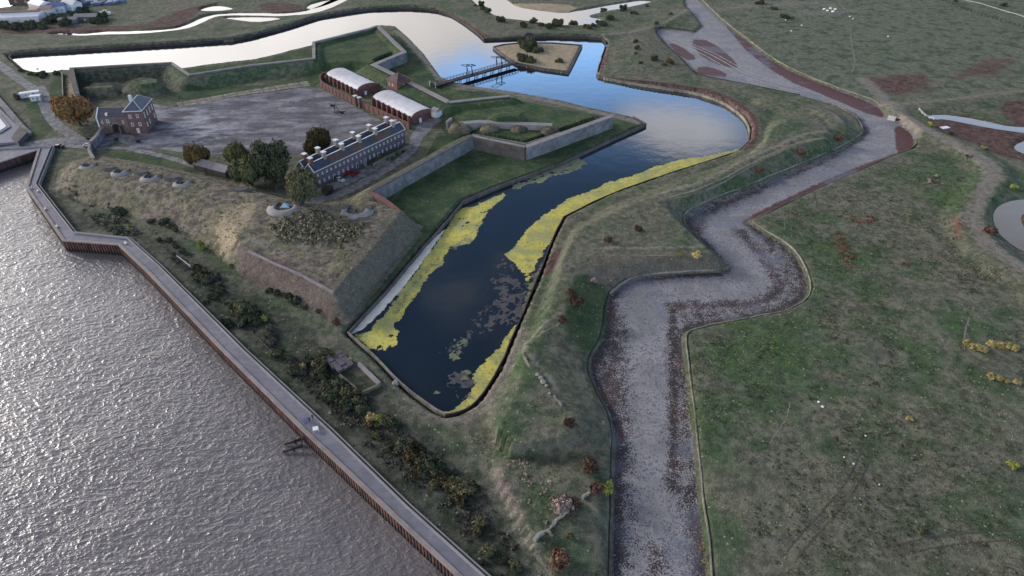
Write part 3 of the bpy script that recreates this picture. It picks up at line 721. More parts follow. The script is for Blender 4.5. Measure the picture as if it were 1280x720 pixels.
M_stone = plain('old_grey_stone', (.165, .160, .172), .9, .45, .35, .4)
M_coping = plain('coping_stone', (.225, .212, .218), .85, .25, .5)
M_darkst = plain('dark_weathered_stone', (.095, .088, .088), .9, .4, .4, .3)
M_brick = plain('red_brick', (.165, .080, .070), .85, .3, .9, .2)
M_brickd = plain('dark_brick', (.125, .078, .068), .85, .3, .7, .2)
M_conc = plain('promenade_concrete', (.185, .19, .245), .7, .14, .5)
M_conc2 = plain('pale_concrete', (.235, .225, .232), .8, .22, .4)
M_edge = plain('pale_edging_stone', (.205, .192, .162), .85, .6, .6)
M_edged = plain('dark_wet_edging', (.055, .048, .046), .8, .5, .4)
M_rust = plain('rusted_piling', (.12, .06, .05), .85, .5, .7)
M_white = plain('white_paint', (.72, .73, .76), .6, .08, 1)
M_offw = plain('chalky_white', (.55, .55, .56), .7, .15, 1)
M_slate = plain('slate_roof', (.045, .055, .085), .55, .3, 1.2, .2, spec=.4)
M_tile = plain('brown_tile_roof', (.105, .066, .062), .75, .35, 1.0, .2)
M_wood = plain('grey_timber', (.12, .105, .105), .85, .4, 1.5)
M_woodd = plain('tarred_timber', (.028, .025, .028), .8, .4, 1.5)
M_iron = plain('black_iron', (.02, .021, .025), .5, .2, 2, spec=.5)
M_glass = plain('window_glass', (.02, .025, .035), .1, .1, 2, spec=.8)
M_leadw = plain('white_vault_covering', (.50, .50, .54), .6, .22, .35)
M_hut = plain('grey_felt_roof', (.20, .195, .21), .85, .3, .8)
M_rubble = plain('pale_rubble', (.26, .25, .225), .9, .4, 1.2)
M_earth = plain('rough_earth_turf', (.125, .112, .078), .95, .5, .6, .5)
M_blue = plain('blue_sheet', (.32, .50, .62), .5, .15, 1)
M_red = plain('red_paint', (.35, .02, .03), .35, .1, 1, spec=.5)
M_tyre = plain('tyre_rubber', (.015, .015, .015), .8, .1, 2)

def wall(name, pts, z, width, zb, mat, label, cat='wall', group=None, closed=False, coping=None, cop_w=None, off=0, rough=.0, smooth=0):
    line = pts if smooth is None else pts
    line = offset(line, off, closed) if off else line
    if rough: line = jitter(resample(line, 4), rough)
    h = width/2; mb = MB()
    sweep(mb, line, [(-h, zb), (h, zb), (h, z), (-h, z)], closed)
    if coping is None:
        o = mb.build(name, mat); tag(o, label, cat, group); return o
    r = empty(name, (0, 0, 0), 0, label, cat, group)
    # root stands at the wall's first point
    r.location = (line[0][0], line[0][1], zb)
    o = mb.build('masonry', mat, r); o.location = -Vector(r.location)
    c = MB(); hw = cop_w/2; sweep(c, line, [(-hw, z-.02), (hw, z-.02), (hw, z+.28), (-hw, z+.28)], closed)
    o = c.build('coping', coping, r); o.location = -Vector(r.location)
    return r

# ---- scarp walls of the fort
def wl(a, b): return UP(SC1[a:b], WALLZ)
wall('scarp_wall', wl(0, 5), 6.6, 1.6, -1.5, M_stone, 'grey wall round the west bastion behind the domed gatehouse', coping=M_darkst, cop_w=2.2)
wall('scarp_wall', wl(4, 7), 6.6, 1.6, -1.5, M_stone, 'long straight wall between the white far moat and the parade ground', coping=M_coping, cop_w=1.3)
wall('scarp_wall', wl(6, 11), 6.5, 1.6, -1.5, M_stone, 'wall round the tip of the north bastion at the bend of the moat', coping=M_coping, cop_w=1.8, off=-.2)
wall('scarp_wall', wl(10, 12), 6.4, 2.6, -.5, M_stone, 'short grey flank wall at the right side of the north bastion', coping=M_coping, cop_w=2.0)
wall('scarp_wall', wl(11, 15), 6.4, 1.8, -.5, M_stone, 'wall running past the little pyramid roofed brick house', coping=M_coping, cop_w=3.0)
wall('scarp_wall', UP(SC1[14:16], WALLZ), 6.4, 1.8, -.5, M_stone, 'flank wall beside the grass wedge at the foot of the timber bridge', coping=M_coping, cop_w=2.4)
wall('scarp_wall', UP(SC3[:2], WALLZ), 6.4, 2.2, 0, M_stone, 'straight wall of the east bastion running out to its point in the moat', coping=M_coping, cop_w=2.6)
wall('scarp_wall', UP(SC3[1:], WALLZ), 6.4, 2.2, 0, M_darkst, 'dark flank wall of the east bastion below the battery', coping=M_coping, cop_w=1.4)
wall('inner_parapet', UP([(600,170),(592,168),(657,180),(700,166)], WALLZ), 6.3, .5, 3.5, M_coping, 'thin pale inner parapet line on the flank of the east bastion')
wall('scarp_wall', UP(SC4, WALLZ), 6.4, 2.4, 0, M_stone, 'long grey curtain wall between the east bastion and the barracks road', coping=M_darkst, cop_w=1.6)
wall('brick_wall', UP([(463,241),(486,256),(505,272)], 5.5), 6.0, 1.8, 0, M_brickd, 'red brick wall dropping to the grass at the corner of the river earthwork', coping=M_brick, cop_w=2.0)
wall('retaining_wall', UP([(310,314),(345,331),(372,342),(417,366)], 7.3), 7.7, .6, 5.5, M_coping, 'thin pale wall along the lower edge of the earthwork top')
wall('garden_wall', UP([(120,204),(113,193),(116,180)], 1), 3.4, .9, 0, M_coping, 'pale stub wall below the gatehouse at the end of the earthwork')
wall('gate_wall', UP([(116,186),(124,178),(130,168)], 1), 4.2, 1.4, 0, M_stone, 'grey wall leading up to the gatehouse from the parked cars', coping=M_coping, cop_w=1.5)
wall('bank_wall', UP([(78,92),(79,120),(82,146)], 1.5), 2.2, .5, 0, M_iron, 'dark upright fence line left of the big orange tree', 'fence')

# ---- revetments at the water's edge
def rev(name, pts, z, zb, wd, mat, lab, off, closed=False, sm=1, grp='low walls edging the moats'):
    w_ = UP(pts, MOATZ); 
    w_ = chaikin(w_, sm, closed) if sm else w_
    return wall(name, w_, z, wd, zb, mat, lab, 'moat edge', grp, closed, off=off, rough=.12)
rev('moat_wall', MOAT_OUT[:6], .95, -2.4, .35, M_edge, 'pale straight edge of the dark near end of the inner moat', .4, sm=0)
rev('moat_wall', MOAT_OUT[5:14], .8, -2.4, .3, M_edged, 'dark edge beside the yellow algae at the right of the near moat', .3)
rev('moat_wall', MOAT_OUT[13:19], .8, -2.4, .3, M_edged, 'dark edge under the yellow algae of the middle moat', .3)
rev('moat_wall', MOAT_OUT[18:27], .85, -2.4, .5, M_edge, 'pale curved edge where the moat turns beside red marsh plants', .3)
rev('moat_wall', MOAT_OUT[26:31], .95, -2.4, .5, M_edged, 'dark edge of the blue moat facing the island', .3)
rev('moat_wall', MOAT_OUT[30:], .9, -2.4, .6, M_edged, 'dark long far edge of the white shining moat', .3)
rev('moat_wall', MOAT_IN[-4:]+[MOAT_OUT[0]], .95, -2.4, .3, M_darkst, 'grey edge beside the dried white algae left of the near moat', .4, sm=0)
rev('moat_wall', MOAT_IN[-9:-3], 1.0, -2.4, .4, M_darkst, 'grey edge of the lawn under the east bastion', .4, sm=0)
wall('island_wall', UP(ISLAND, 0), 1.0, .7, -2.4, M_darkst, 'low dark wall round the straw coloured island', 'moat edge', None, True, off=-.1)
def rev2(pts, z, wd, mat, lab, off=.8, name='creek_wall'):
    wd *= .5; z -= .12
    return wall(name, chaikin(UP(pts, MUDZ), 1, False), z, wd, -1.2, mat, lab, 'moat edge', 'low walls edging the moats', off=off, rough=.15)
ML = MUD_L; MR = MUD_R
rev2(ML[:12], .75, .35, M_edged, 'dark edge left of the near mud channel', .7)
rev2(ML[11:17], .95, .5, M_edge, 'pale edge of the grass spur pointing at the mud bend', .6)
rev2(ML[16:31], .9, .5, M_edge, 'edge of the long grass bank left of the middle mud channel', .8)
rev2(ML[31:41], .9, .4, M_edged, 'edge of the northern outwork beside red plants', .8)
rev2(MR[:12], 1.05, .55, M_edge, 'pale straight edge of the far mud channel along the big field', 1.2)
rev2(MR[11:18], .8, .35, M_edged, 'dark edge of the mud channel below the track junction', 1.0)
rev2(MR[17:27], 1.0, .55, M_edge, 'cream edge round the outer side of the sharp mud bend', 1.0)
rev2(MR[26:], 1.0, .5, M_edge, 'cream edge between the near mud channel and the right field', 1.0)

# ---- promenade and river wall
pb = MB(); n_ = len(DO)
dm, t, b = new_mat('promenade_slabs')
Pp = t.pos(); aj = t.attr('along')
nz = t.noise(.5, 5, .6, Pp); nb = t.noise(.08, 3, .5, Pp)
fr = t.m('FRACT', t.m('DIVIDE', aj, 4.6))
jt = t.ss(t.m('ABSOLUTE', t.m('SUBTRACT', fr, .5)), .482, .492, 0, 1)
col = t.mix(t.ss(nz, .3, .7), (.165, .168, .200), (.222, .225, .262)); col = t.mix(t.ss(nb, .45, .6, 0, .5), col, (.155, .15, .19))
bay = t.noise(1.0, 0, .5, None)
wn = t.n.new('ShaderNodeTexWhiteNoise'); wn.noise_dimensions = '1D'; t.l.new(t.m('FLOOR', t.m('ADD', t.m('DIVIDE', aj, 4.6), .5)), wn.inputs['W'])
col = t.mix(t.ss(wn.outputs['Value'], 0, 1, 0, .28), col, (.12, .115, .15))
col = t.mix(t.m('MULTIPLY', jt, .6), col, (.07, .065, .08)); t.l.new(col, b.inputs['Base Color']); b.inputs['Roughness'].default_value = .7
me = bpy.data.meshes.new('promenade'); vs = []; fs = []; al = []
a_ = 0
for i in range(n_):
    if i: a_ += (Vector(DO[i])-Vector(DO[i-1])).length
    vs += [(*DO[i], DECKZ), (*DI[i], DECKZ), (*DI[i], -1.0)]; al += [a_]*3
for i in range(n_-1):
    p = i*3; q = p+3; fs += [(p, q, q+1, p+1), (p+1, q+1, q+2, p+2)]
me.from_pydata(vs, [], fs); me.materials.append(dm); me.update()
at = me.attributes.new('along', 'FLOAT', 'POINT'); at.data.foreach_set('value', al)
o = bpy.data.objects.new('promenade', me); COL.objects.link(o); tag(o, 'lavender grey concrete promenade along the river', kind='structure')
rwl = empty('river_wall', (DO[2][0], DO[2][1], -1), 0, 'long rust streaked sheet pile river wall with pale coping below the promenade', 'river wall')
def child(mb, name, mat, root, smooth=False):
    o = mb.build(name, mat, root, smooth)
    o.matrix_parent_inverse = (Matrix.Translation(root.location) @ Matrix.Rotation(root.rotation_euler.z, 4, 'Z')).inverted(); return o
c = MB(); sweep(c, DO, [(-.45, 2.45), (.5, 2.45), (.5, 2.85), (-.45, 2.85)]); child(c, 'coping', plain('parapet_concrete', (.25, .215, .205), .8, .25, .6), rwl)
c = MB(); L0 = resample(DO[1:], .5)
Lw = []
for i in range(len(L0)-1):
    k = i % 2
    q = offset([L0[i], L0[i+1]], -.38 if k else .06)
    Lw += [q[0], q[1]]
sgn = 1
vs = []; fs = []
for i, (x, y) in enumerate(Lw): vs += [(x, y, -5.2), (x, y, 2.44)]
for i in range(len(Lw)-1): fs.append((2*i, 2*i+2, 2*i+3, 2*i+1))
c.add(vs, fs)
pm, t, b = new_mat('pile_steel'); Pp = t.pos(); sp_ = t.n.new('ShaderNodeSeparateXYZ'); t.l.new(Pp, sp_.inputs[0])
nz = t.noise(.6, 5, .7, t.scale(Pp, (1, 1, .35)))
col = t.mix(t.ss(nz, .35, .65), (.055, .032, .033), (.165, .082, .068))
wet = t.ss(t.m('ADD', sp_.outputs[2], t.m('MULTIPLY', nz, .8)), -.3, .6)
col = t.mix(wet, (.030, .026, .024), col); t.l.new(col, b.inputs['Base Color']); b.inputs['Roughness'].default_value = .8
child(c, 'sheet_piling', pm, rwl)
rl = empty('flood_wall', (DI[3][0], DI[3][1], 1), 0, 'low double kerb and handrail along the grass side of the promenade', 'low wall')
c = MB(); sweep(c, DI, [(-.15, 2.3), (.15, 2.3), (.15, 3.15), (-.15, 3.15)]); child(c, 'kerb_wall', plain('kerb_concrete', (.24, .24, .27), .8, .2, .5), rl)
c = MB(); q = offset(DI, .9); sweep(c, q, [(-.14, -.5), (.14, -.5), (.14, 2.75), (-.14, 2.75)]); child(c, 'back_wall', M_conc2, rl)
c = MB(); sweep(c, offset(DI, .45), [(-.35, -.5), (.35, -.5), (.35, 2.3), (-.35, 2.3)]); child(c, 'gutter', M_edged, rl)

def prop(fn, name, px, py, rz, label, cat, group=None, z=None):
    p = onG(px, py) if z is None else Vector(U(px, py, z))
    r = empty(name, p, rz, label, cat, group); fn(r); return r
# people, access ladder, table, jetty stubs
def person(px, py, z, rz, shirt, trous, label, stride=.35):
    x, y, z = U(px, py, z)
    J = {'pel':(0,0,.95),'ch':(0,.0,1.25),'nk':(0,.01,1.48),'hd':(0,.03,1.60),'ht':(0,.03,1.74),
      'lh':(.10,0,.90),'lk':(.11,stride*.45,.50),'la':(.11,stride*.55,.08),'lt':(.11,stride*.55+.17,.04),
      'rh':(-.10,0,.90),'rk':(-.11,-stride*.25,.50),'ra':(-.11,-stride*.75,.10),'rt':(-.11,-stride*.75+.16,.04),
      'ls':(.19,0,1.42),'le':(.25,-.08,1.14),'lw':(.24,.06,.90),'lf':(.235,.12,.80),
      'rs':(-.19,0,1.42),'re':(-.25,.06,1.14),'rw':(-.23,.2,.95),'rf':(-.22,.27,.88)}
    rad = {'pel':.15,'ch':.15,'nk':.06,'hd':.095,'ht':.075,'lh':.09,'lk':.06,'la':.042,'lt':.035,'rh':.09,'rk':.06,'ra':.042,'rt':.035,'ls':.065,'le':.045,'lw':.032,'lf':.03,'rs':.065,'re':.045,'rw':.032,'rf':.03}
    E = [('pel','ch'),('ch','nk'),('nk','hd'),('hd','ht'),('pel','lh'),('lh','lk'),('lk','la'),('la','lt'),('pel','rh'),('rh','rk'),('rk','ra'),('ra','rt'),('ch','ls'),('ls','le'),('le','lw'),('lw','lf'),('ch','rs'),('rs','re'),('re','rw'),('rw','rf')]
    ks = list(J); me = bpy.data.meshes.new('person'); me.from_pydata([J[k] for k in ks], [(ks.index(a), ks.index(b)) for a, b in E], []); me.update()
    o = bpy.data.objects.new('person', me); COL.objects.link(o); o.location = (x, y, z); o.rotation_euler = (0, 0, rz)
    md = o.modifiers.new('skin', 'SKIN')
    sv = me.skin_vertices[0].data if me.skin_vertices else None
    if sv is None:
        bm = bmesh.new(); bm.from_mesh(me); bm.verts.layers.skin.verify(); bm.to_mesh(me); bm.free(); sv = me.skin_vertices[0].data
    for i, k in enumerate(ks): sv[i].radius = (rad[k], rad[k]*(.75 if k in ('ch', 'pel') else 1)); sv[i].use_root = (k == 'pel')
    o.modifiers.new('sub', 'SUBSURF').levels = 1; o.modifiers['sub'].render_levels = 2
    mt, t, b = new_mat('clothed_figure'); co = t.n.new('ShaderNodeTexCoord').outputs['Object']; s_ = t.n.new('ShaderNodeSeparateXYZ'); t.l.new(co, s_.inputs[0]); zz = s_.outputs[2]
    c = t.mix(t.m('GREATER_THAN', zz, .93), trous, shirt); c = t.mix(t.m('GREATER_THAN', zz, 1.50), c, (.35, .22, .17)); c = t.mix(t.m('GREATER_THAN', zz, 1.68), c, (.03, .02, .015))
    c = t.mix(t.m('LESS_THAN', zz, .08), c, (.02, .02, .02)); t.l.new(c, b.inputs['Base Color']); me.materials.append(mt)
    tag(o, label, 'person'); return o
person(387.3, 527.5, DECKZ, R(40), (.02, .022, .03), (.025, .03, .05), 'person in dark clothes standing by the blue ladder rail on the promenade')
person(391.2, 524.2, DECKZ, R(-140), (.03, .03, .05), (.02, .02, .025), 'person in dark clothes walking along the grass side of the promenade', .5)
def ladder(r):
    b_ = plain('blue_paint', (.16, .16, .36), .5, .15, 2)
    for s_ in (-1, 1):
        m_ = MB(); 
        for y in (0, 1.4): m_.tube((s_*.9, y, 0), (s_*.9, y, 1.15), .05)
        m_.tube((s_*.9, 0, 1.15), (s_*.9, 1.4, 1.15), .05); m_.tube((s_*.9, 0, .6), (s_*.9, 1.4, .6), .04); m_.build('handrail', b_, r)
    m_ = MB()
    for k in range(6): m_.beam((-.9, .1+k*.25, .06), (.9, .1+k*.25, .06), .08, .06)
    m_.build('grating', b_, r)
prop(ladder, 'ladder_rail', 378.5, 527.5, R(-45), 'blue metal ladder rail at the river side of the promenade', 'railing', z=2.52)
def ftable(r):
    MB().box((0, 0, .8), (1.25, 1.25, .08)).build('table_top', M_white, r)
    for a in (-1, 1):
        for b_ in (-1, 1): MB().box((a*.6, b_*.6, .38), (.08, .08, .76)).build('leg', M_offw, r)
prop(ftable, 'table', 395, 538.5, R(20), 'square white table standing alone on the promenade', 'table', z=2.5)
def bench(r):
    MB().box((0, 0, .45), (1.5, .5, .08)).build('seat', M_offw, r); MB().box((0, .24, .7), (1.5, .06, .35)).build('backrest', M_offw, r)
    for a in (-.6, .6): MB().box((a, 0, .2), (.1, .4, .4)).build('leg', M_conc2, r)
for px, py, a, lb in ((38.5, 236, 60, 'white bench at the first bend of the promenade'), (47.5, 239.5, -50, 'white bench on the grass side just past the first promenade bend'), (56.5, 262, -50, 'white bench halfway down the short promenade leg'),
                      (71, 284, -50, 'white bench just above the second promenade bend'), (157, 305, -42, 'white bench at the third bend of the promenade')):
    prop(bench, 'bench', px, py, R(a), lb, 'bench', 'white benches on the promenade', z=2.5)
def stub(r):
    for k in range(2):
        m_ = MB(); m_.beam((0, k*2.3, .7), (-4.6, k*2.3-.6, -.1), .35, .5); m_.beam((0, k*2.3, 1.4), (-3.2, k*2.3-.4, .2), .28, .3); m_.build('raking_timber', M_woodd, r)
        m_ = MB().tube((-2.2, k*2.3-.3, -3), (-2.2, k*2.3-.3, .9), .2); m_.build('post', M_woodd, r)
    MB().beam((-.3, -.3, 1.3), (-.3, 2.9, 1.3), .3, .3).build('crossbeam', M_woodd, r)
prop(stub, 'jetty_remains', 379.5, 560, R(6), 'black raking timbers of a broken jetty in the river below the wall', 'jetty remains', z=-1)

# ---- window prototype
wf = MB(); 
for s_ in (-1, 1): wf.box((s_*.42, 0, 0), (.14, .12, 1.55))
wf.box((0, 0, .74), (.98, .12, .13)); wf.box((0, 0, -.76), (1.1, .2, .12)); wf.box((0, 0, 0), (.06, .08, 1.45)); wf.box((0, 0, 0), (.84, .08, .06))
WFM = wf.build('window', M_white); WFM['_p'] = 1
pn = MB().box((0, .03, 0), (.84, .04, 1.45)).build('pane', M_glass)
wme, pme = WFM.data, pn.data
del WFM['_p']
bpy.data.objects.remove(WFM); bpy.data.objects.remove(pn)
def window(parent, loc, rz=0, sc=(1, 1, 1)):
    a = bpy.data.objects.new('window', wme); COL.objects.link(a); a.parent = parent; a.location = loc; a.rotation_euler = (0, 0, rz); a.scale = sc
    p = bpy.data.objects.new('pane', pme); COL.objects.link(p); p.parent = a; return a

# ---- officers' terrace
bx, by, _ = U(396, 235.5, 1.0)
bar = empty('terrace_building', (bx, by, hgt(bx, by)), R(56.0), 'long brick terrace with two slate ridges and white topped chimneys beside the parade ground', 'terrace building')
BL, BD, BE = 51.5, 9.6, 6.9
MB().box((BL/2, BD/2, BE/2-.5), (BL, BD, BE+1)).build('wall', plain('plum_brick', (.118, .092, .105), .85, .25, .8), bar)
for k in range(2):
    y0 = k*BD/2; prof = [(y0-.25 if k == 0 else y0, BE), (y0+BD/4, BE+2.7), (y0+BD/2+(.25 if k else 0), BE)]
    rf = MB(); rf.profx(prof, -.15, BL+.15); ro = rf.build('roof', M_slate, bar)
    rg = MB(); rg.beam((-.2, y0+BD/4, BE+2.74), (BL+.2, y0+BD/4, BE+2.74), .45, .14); rg.build('ridge', M_white, ro)
    for e in (-.2, BL+.2):
        g = MB(); g.beam((e, prof[0][0], BE+.06), (e, prof[1][0], BE+2.78), .4, .16); g.beam((e, prof[2][0], BE+.06), (e, prof[1][0], BE+2.78), .4, .16); g.build('gable_coping', M_offw, ro)
    if k == 0:
        for x0, x1 in ((9, 19), (21, 27.5), (33, 45)):
            q = MB(); q.add([(x0, -.1, BE+.24), (x1, -.1, BE+.24), (x1, BD/4-.4, BE+2.42), (x0, BD/4-.4, BE+2.42)], [(0,1,2,3)]); q.add([(x0, -.1, BE+.14), (x1, -.1, BE+.14), (x1, BD/4-.4, BE+2.32), (x0, BD/4-.4, BE+2.32)], [(3,2,1,0)]); q.build('tiled_slope', M_tile, ro)
    for x in (1.2, 8.0, 17.5, 27.0, 36.5, 47.0):
        cx = x+(1.5 if k else 0)
        ch = MB().box((cx, y0+BD/4, BE+3.2), (1.35, 1.5, 3.0)).build('chimney', M_brick if x < 3 else plain('pale_brick', (.27, .235, .21), .85, .2, 1), ro)
        MB().box((cx, y0+BD/4, BE+4.8), (1.65, 1.8, .25)).build('chimney_cap', M_white, ch)
MB().box((BL/2, -.12, BE-.06), (BL+.3, .3, .3)).build('cornice', M_offw, bar)
for i in range(22): window(bar, (1.6+i*(BL-3.2)/21, -.05, 5.0), 0, (.62, 1, .62))
for i in range(20):
    x = 1.8+i*(BL-3.6)/19
    if i % 5 == 3:
        d = MB().box((x, -.06, 1.25), (1.1, .14, 2.3)).build('door', M_offw, bar); MB().box((x, -.15, 1.2), (.8, .06, 2.0)).build('door_leaf', M_brickd, d)
    else: window(bar, (x, -.05, 2.0), 0, (.72, 1, .78))
for k in range(4): window(bar, (BL+.05, 1.6+k*2.1, 4.8), R(90), (.7, 1, .7)); 
for k in range(4): window(bar, (BL+.05, 1.6+k*2.1, 1.9), R(90), (.7, 1, .8))
MB().box((25.7, -.8, 1.5), (.5, 1.6, 3.0)).build('party_wall', M_conc2, bar)
MB().box((BL+.9, BD*.6, BE+1.2), (1.2, .5, 3.2)).build('end_pier', M_offw, bar)
for x0, x1 in ((26, 50),):
    g = wall('yard_wall', [tuple((bar.matrix_world if False else (Matrix.Translation(bar.location) @ Matrix.Rotation(R(56), 4, 'Z'))) @ Vector((x, -5.0, 0)))[:2] for x in (x0, x1)], 2.9, .4, 0, M_edge, 'pale yard wall in front of the far half of the brick terrace')

# ---- magazines with white vaulted roofs
def magazine(name, eaves, nb, label):
    p = [Vector(U(a, b_, 4.2)) for a, b_ in eaves]; a, b_, c_ = p[0], p[1], p[2]
    L = (b_-a).length; Wd = 11.5; ang = math.atan2(b_.y-a.y, b_.x-a.x)
    gz = hgt((a.x+b_.x)/2, (a.y+b_.y)/2)
    r = empty(name, (a.x, a.y, 1.0), ang, label, 'magazine', 'brick magazines with white vaulted roofs')
    H = 3.4
    MB().box((L/2, Wd/2, H/2-.4), (L, Wd, H+.8)).build('wall', M_brick, r)
    n = 12; arc = [(Wd/2-(Wd/2+.35)*math.cos(math.pi*k/n), H+2.3*math.sin(math.pi*k/n)) for k in range(n+1)]
    rf = MB(); rf.profx(arc, -.2, L+.2); ro = rf.build('roof', M_leadw, r)
    gb = MB(); gb.profx([(y*1.0, z+.02) for y, z in arc], L+.2, L+.65); gb.build('gable_wall', M_brick, r)
    for k in range(nb):
        x = .9+(L-1.8)*k/(nb-1)
        for s_, y in ((-1, -.95), (1, Wd+.95)):
            bb = MB(); bb.box((x, y, H/2-.2), (1.1, 1.7, H+.3)); bb.tube((x, y-.85 if s_ < 0 else y-.6, H), (x, y+.6 if s_ < 0 else y+.85, H+.05), .55, .55, 8)
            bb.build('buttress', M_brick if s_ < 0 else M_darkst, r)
    for k in range(3): window(r, (L*.25+k*L*.25, -.06, 1.6), 0, (.9, 1, .6))
    MB().box((L+.72, Wd*.35, 1.1), (.12, 1.3, 2.2)).build('door', M_white, r)
    return r
magazine('magazine', [(409,94),(447,113),(472,107)], 8, 'brick magazine with white vaulted roof at the far end of the walled yard')
magazine('magazine', [(467,123),(515,147),(537,138)], 8, 'brick magazine with white vaulted roof nearest the brick terrace')
def yard_wall(pts, label):
    ln = UP(pts, 1.0)
    r = empty('yard_wall', (ln[0][0], ln[0][1], 1), 0, label, 'wall', 'brick yard walls of the magazines')
    c = MB(); sweep(c, ln, [(-.3, 0), (.3, 0), (.3, 3.9), (-.3, 3.9)]); child(c, 'brickwork', M_brick, r)
    c = MB(); sweep(c, ln, [(-.4, 3.88), (.4, 3.88), (.4, 4.1), (-.4, 4.1)]); child(c, 'coping', M_brickd, r)
    q = resample(ln, 3.4)
    for i in range(1, len(q)-1):
        a, b_ = Vector(q[i-1]), Vector(q[i+1]); an = math.atan2(b_.y-a.y, b_.x-a.x)
        c = MB().box((q[i][0], q[i][1], 2.0), (.8, 1.0, 4.0), an); child(c, 'pilaster', M_brickd, r)
    return r
yard_wall([(413,97),(405,97.5),(401,101),(401,106),(404,110),(421,119),(445,131.5)], 'brick yard wall in front of the far magazine, with a rounded corner')
yard_wall([(450,133.5),(480,147),(512,162)], 'brick yard wall in front of the magazine nearest the terrace')
def gpier(r): MB().box((0, 0, 2.4), (1.4, 1.4, 4.8)).build('pier', M_brickd, r); MB().box((0, 0, 4.95), (1.8, 1.8, .35)).build('cap', M_offw, r)
prop(gpier, 'gate_pier', 445.5, 132, R(-48), 'white capped gate pier at the left of the gap between the magazine yards', 'gate pier', 'gate piers between the yards')
prop(gpier, 'gate_pier', 450.5, 134, R(-48), 'white capped gate pier at the right of the gap between the magazine yards', 'gate pier', 'gate piers between the yards')
def shed_small(r):
    MB().box((0, 0, 1.4), (3.5, 4, 2.8)).build('wall', M_offw, r); m_ = MB(); m_.profx([(-2.2, 2.8), (0, 4.2), (2.2, 2.8)], -2, 2); m_.build('roof', M_hut, r)
    MB().box((0, -2.05, 1.1), (1.2, .1, 2)).build('door', M_white, r)
prop(shed_small, 'shed', 546, 146, R(-45), 'small white shed with grey roof at the end of the nearer magazine', 'shed')
# little pyramid roofed house
def pyr(r):
    w_, d_ = 9.0, 8.5
    MB().box((w_/2, d_/2, 1.8), (w_, d_, 4.6)).build('wall', M_brick, r)
    m_ = MB(); m_.add([(-.5, -.5, 4.1), (w_+.5, -.5, 4.1), (w_+.5, d_+.5, 4.1), (-.5, d_+.5, 4.1), (w_/2, d_/2, 7.6)], [(0,1,4), (1,2,4), (2,3,4), (3,0,4), (3,2,1,0)]); ro = m_.build('roof', M_tile, r)
    for cx, cy in ((-.5, -.5), (w_+.5, -.5), (w_+.5, d_+.5), (-.5, d_+.5)): MB().beam((cx, cy, 4.15), (w_/2, d_/2, 7.65), .25, .15).build('hip', M_coping, ro)
    MB().box((w_/2, d_/2, 7.7), (.7, .7, .8)).build('chimney', M_brick, ro)
    for x in (2.2, 5.0): window(r, (x, -.05, 2.3), 0, (.9, 1, .8))
    window(r, (w_+.05, 4, 2.3), R(90), (.9, 1, .8))
prop(pyr, 'guardhouse', 484.5, 109, R(-48), 'small square brick house with pyramid roof between the white vaulted roofs and the wall', 'house')

# ---- gatehouse
gx, gy, _ = U(128, 166, 1)
gate = empty('gatehouse', (gx, gy, 1), R(2), 'old brick gatehouse with arched gateway, slate roof and white edged gable by the road', 'gatehouse')
gw, gd, ge = 12.5, 7.0, 7.2
f = MB(); 
MB().box((2.6, gd/2, ge/2-.3), (5.2, gd, ge+.6)).build('wall', plain('gate_brick', (.165, .115, .105), .85, .35, .8, .2), gate)
MB().box((10.9, gd/2, ge/2-.3), (3.3, gd, ge+.6)).build('wall', MATS['gate_brick'], gate)
MB().box((7.25, gd/2, ge-1.4), (4.05, gd, 2.8)).build('wall', MATS['gate_brick'], gate)
ar = MB(); pts = [(5.2, 0), (5.2, 3.2)]+[(7.22-2.02*math.cos(math.pi*k/8), 3.0+1.4*math.sin(math.pi*k/8)) for k in range(9)]+[(9.25, 0)]
ab = MB()
for k in range(8):
    a0, a1 = math.pi*k/8, math.pi*(k+1)/8
    ab.beam((7.22-2.1*math.cos(a0), -.15, 3.0+1.4*math.sin(a0)), (7.22-2.1*math.cos(a1), -.15, 3.0+1.4*math.sin(a1)), .3, .4)
ab.build('arch', M_coping, gate)
m_ = MB(); m_.profx([(-.4, ge), (gd/2, ge+3.2), (gd+.4, ge)], 0, gw); ro = m_.build('roof', plain('gate_slates', (.085, .082, .105), .6, .3, 1.2), gate)
g = MB(); g.beam((-.1, -.5, ge-.1), (-.1, gd/2, ge+3.3), .5, .3); g.beam((-.1, gd+.5, ge-.1), (-.1, gd/2, ge+3.3), .5, .3); g.beam((-.1, -.35, 2.5), (-.1, -.35, ge), .5, .4); g.build('gable_edge', M_white, ro)
MB().beam((-.2, gd/2, ge+3.27), (gw, gd/2, ge+3.27), .35, .12).build('ridge', M_coping, ro)
d_ = MB().box((4.2, .9, ge+1.1), (.9, 1.2, 1.1)).build('dormer', M_white, ro)
window(gate, (4.2, -.06, 5.4), 0, (1.1, 1, 1.0)); window(gate, (1.6, -.06, 5.0), 0, (.7, 1, .8)); window(gate, (10.8, -.06, 4.9), 0, (.7, 1, .9))
MB().box((9.5, -1.2, 1.6), (.6, 2.4, 3.8)).build('wing_wall', M_brickd, gate)
hx, hy, _ = U(163.5, 167, 1)
hs = empty('chaplains_house', (hx, hy, 1), R(8), 'square brick house with hipped blue slate roof and tall windows joined to the gatehouse', 'house')
hw, hd, he = 7.4, 15.5, 10.2
MB().box((hw/2, hd/2, he/2-.3), (hw, hd, he+.6)).build('wall', plain('house_brick', (.150, .085, .075), .85, .3, .8, .15), hs)
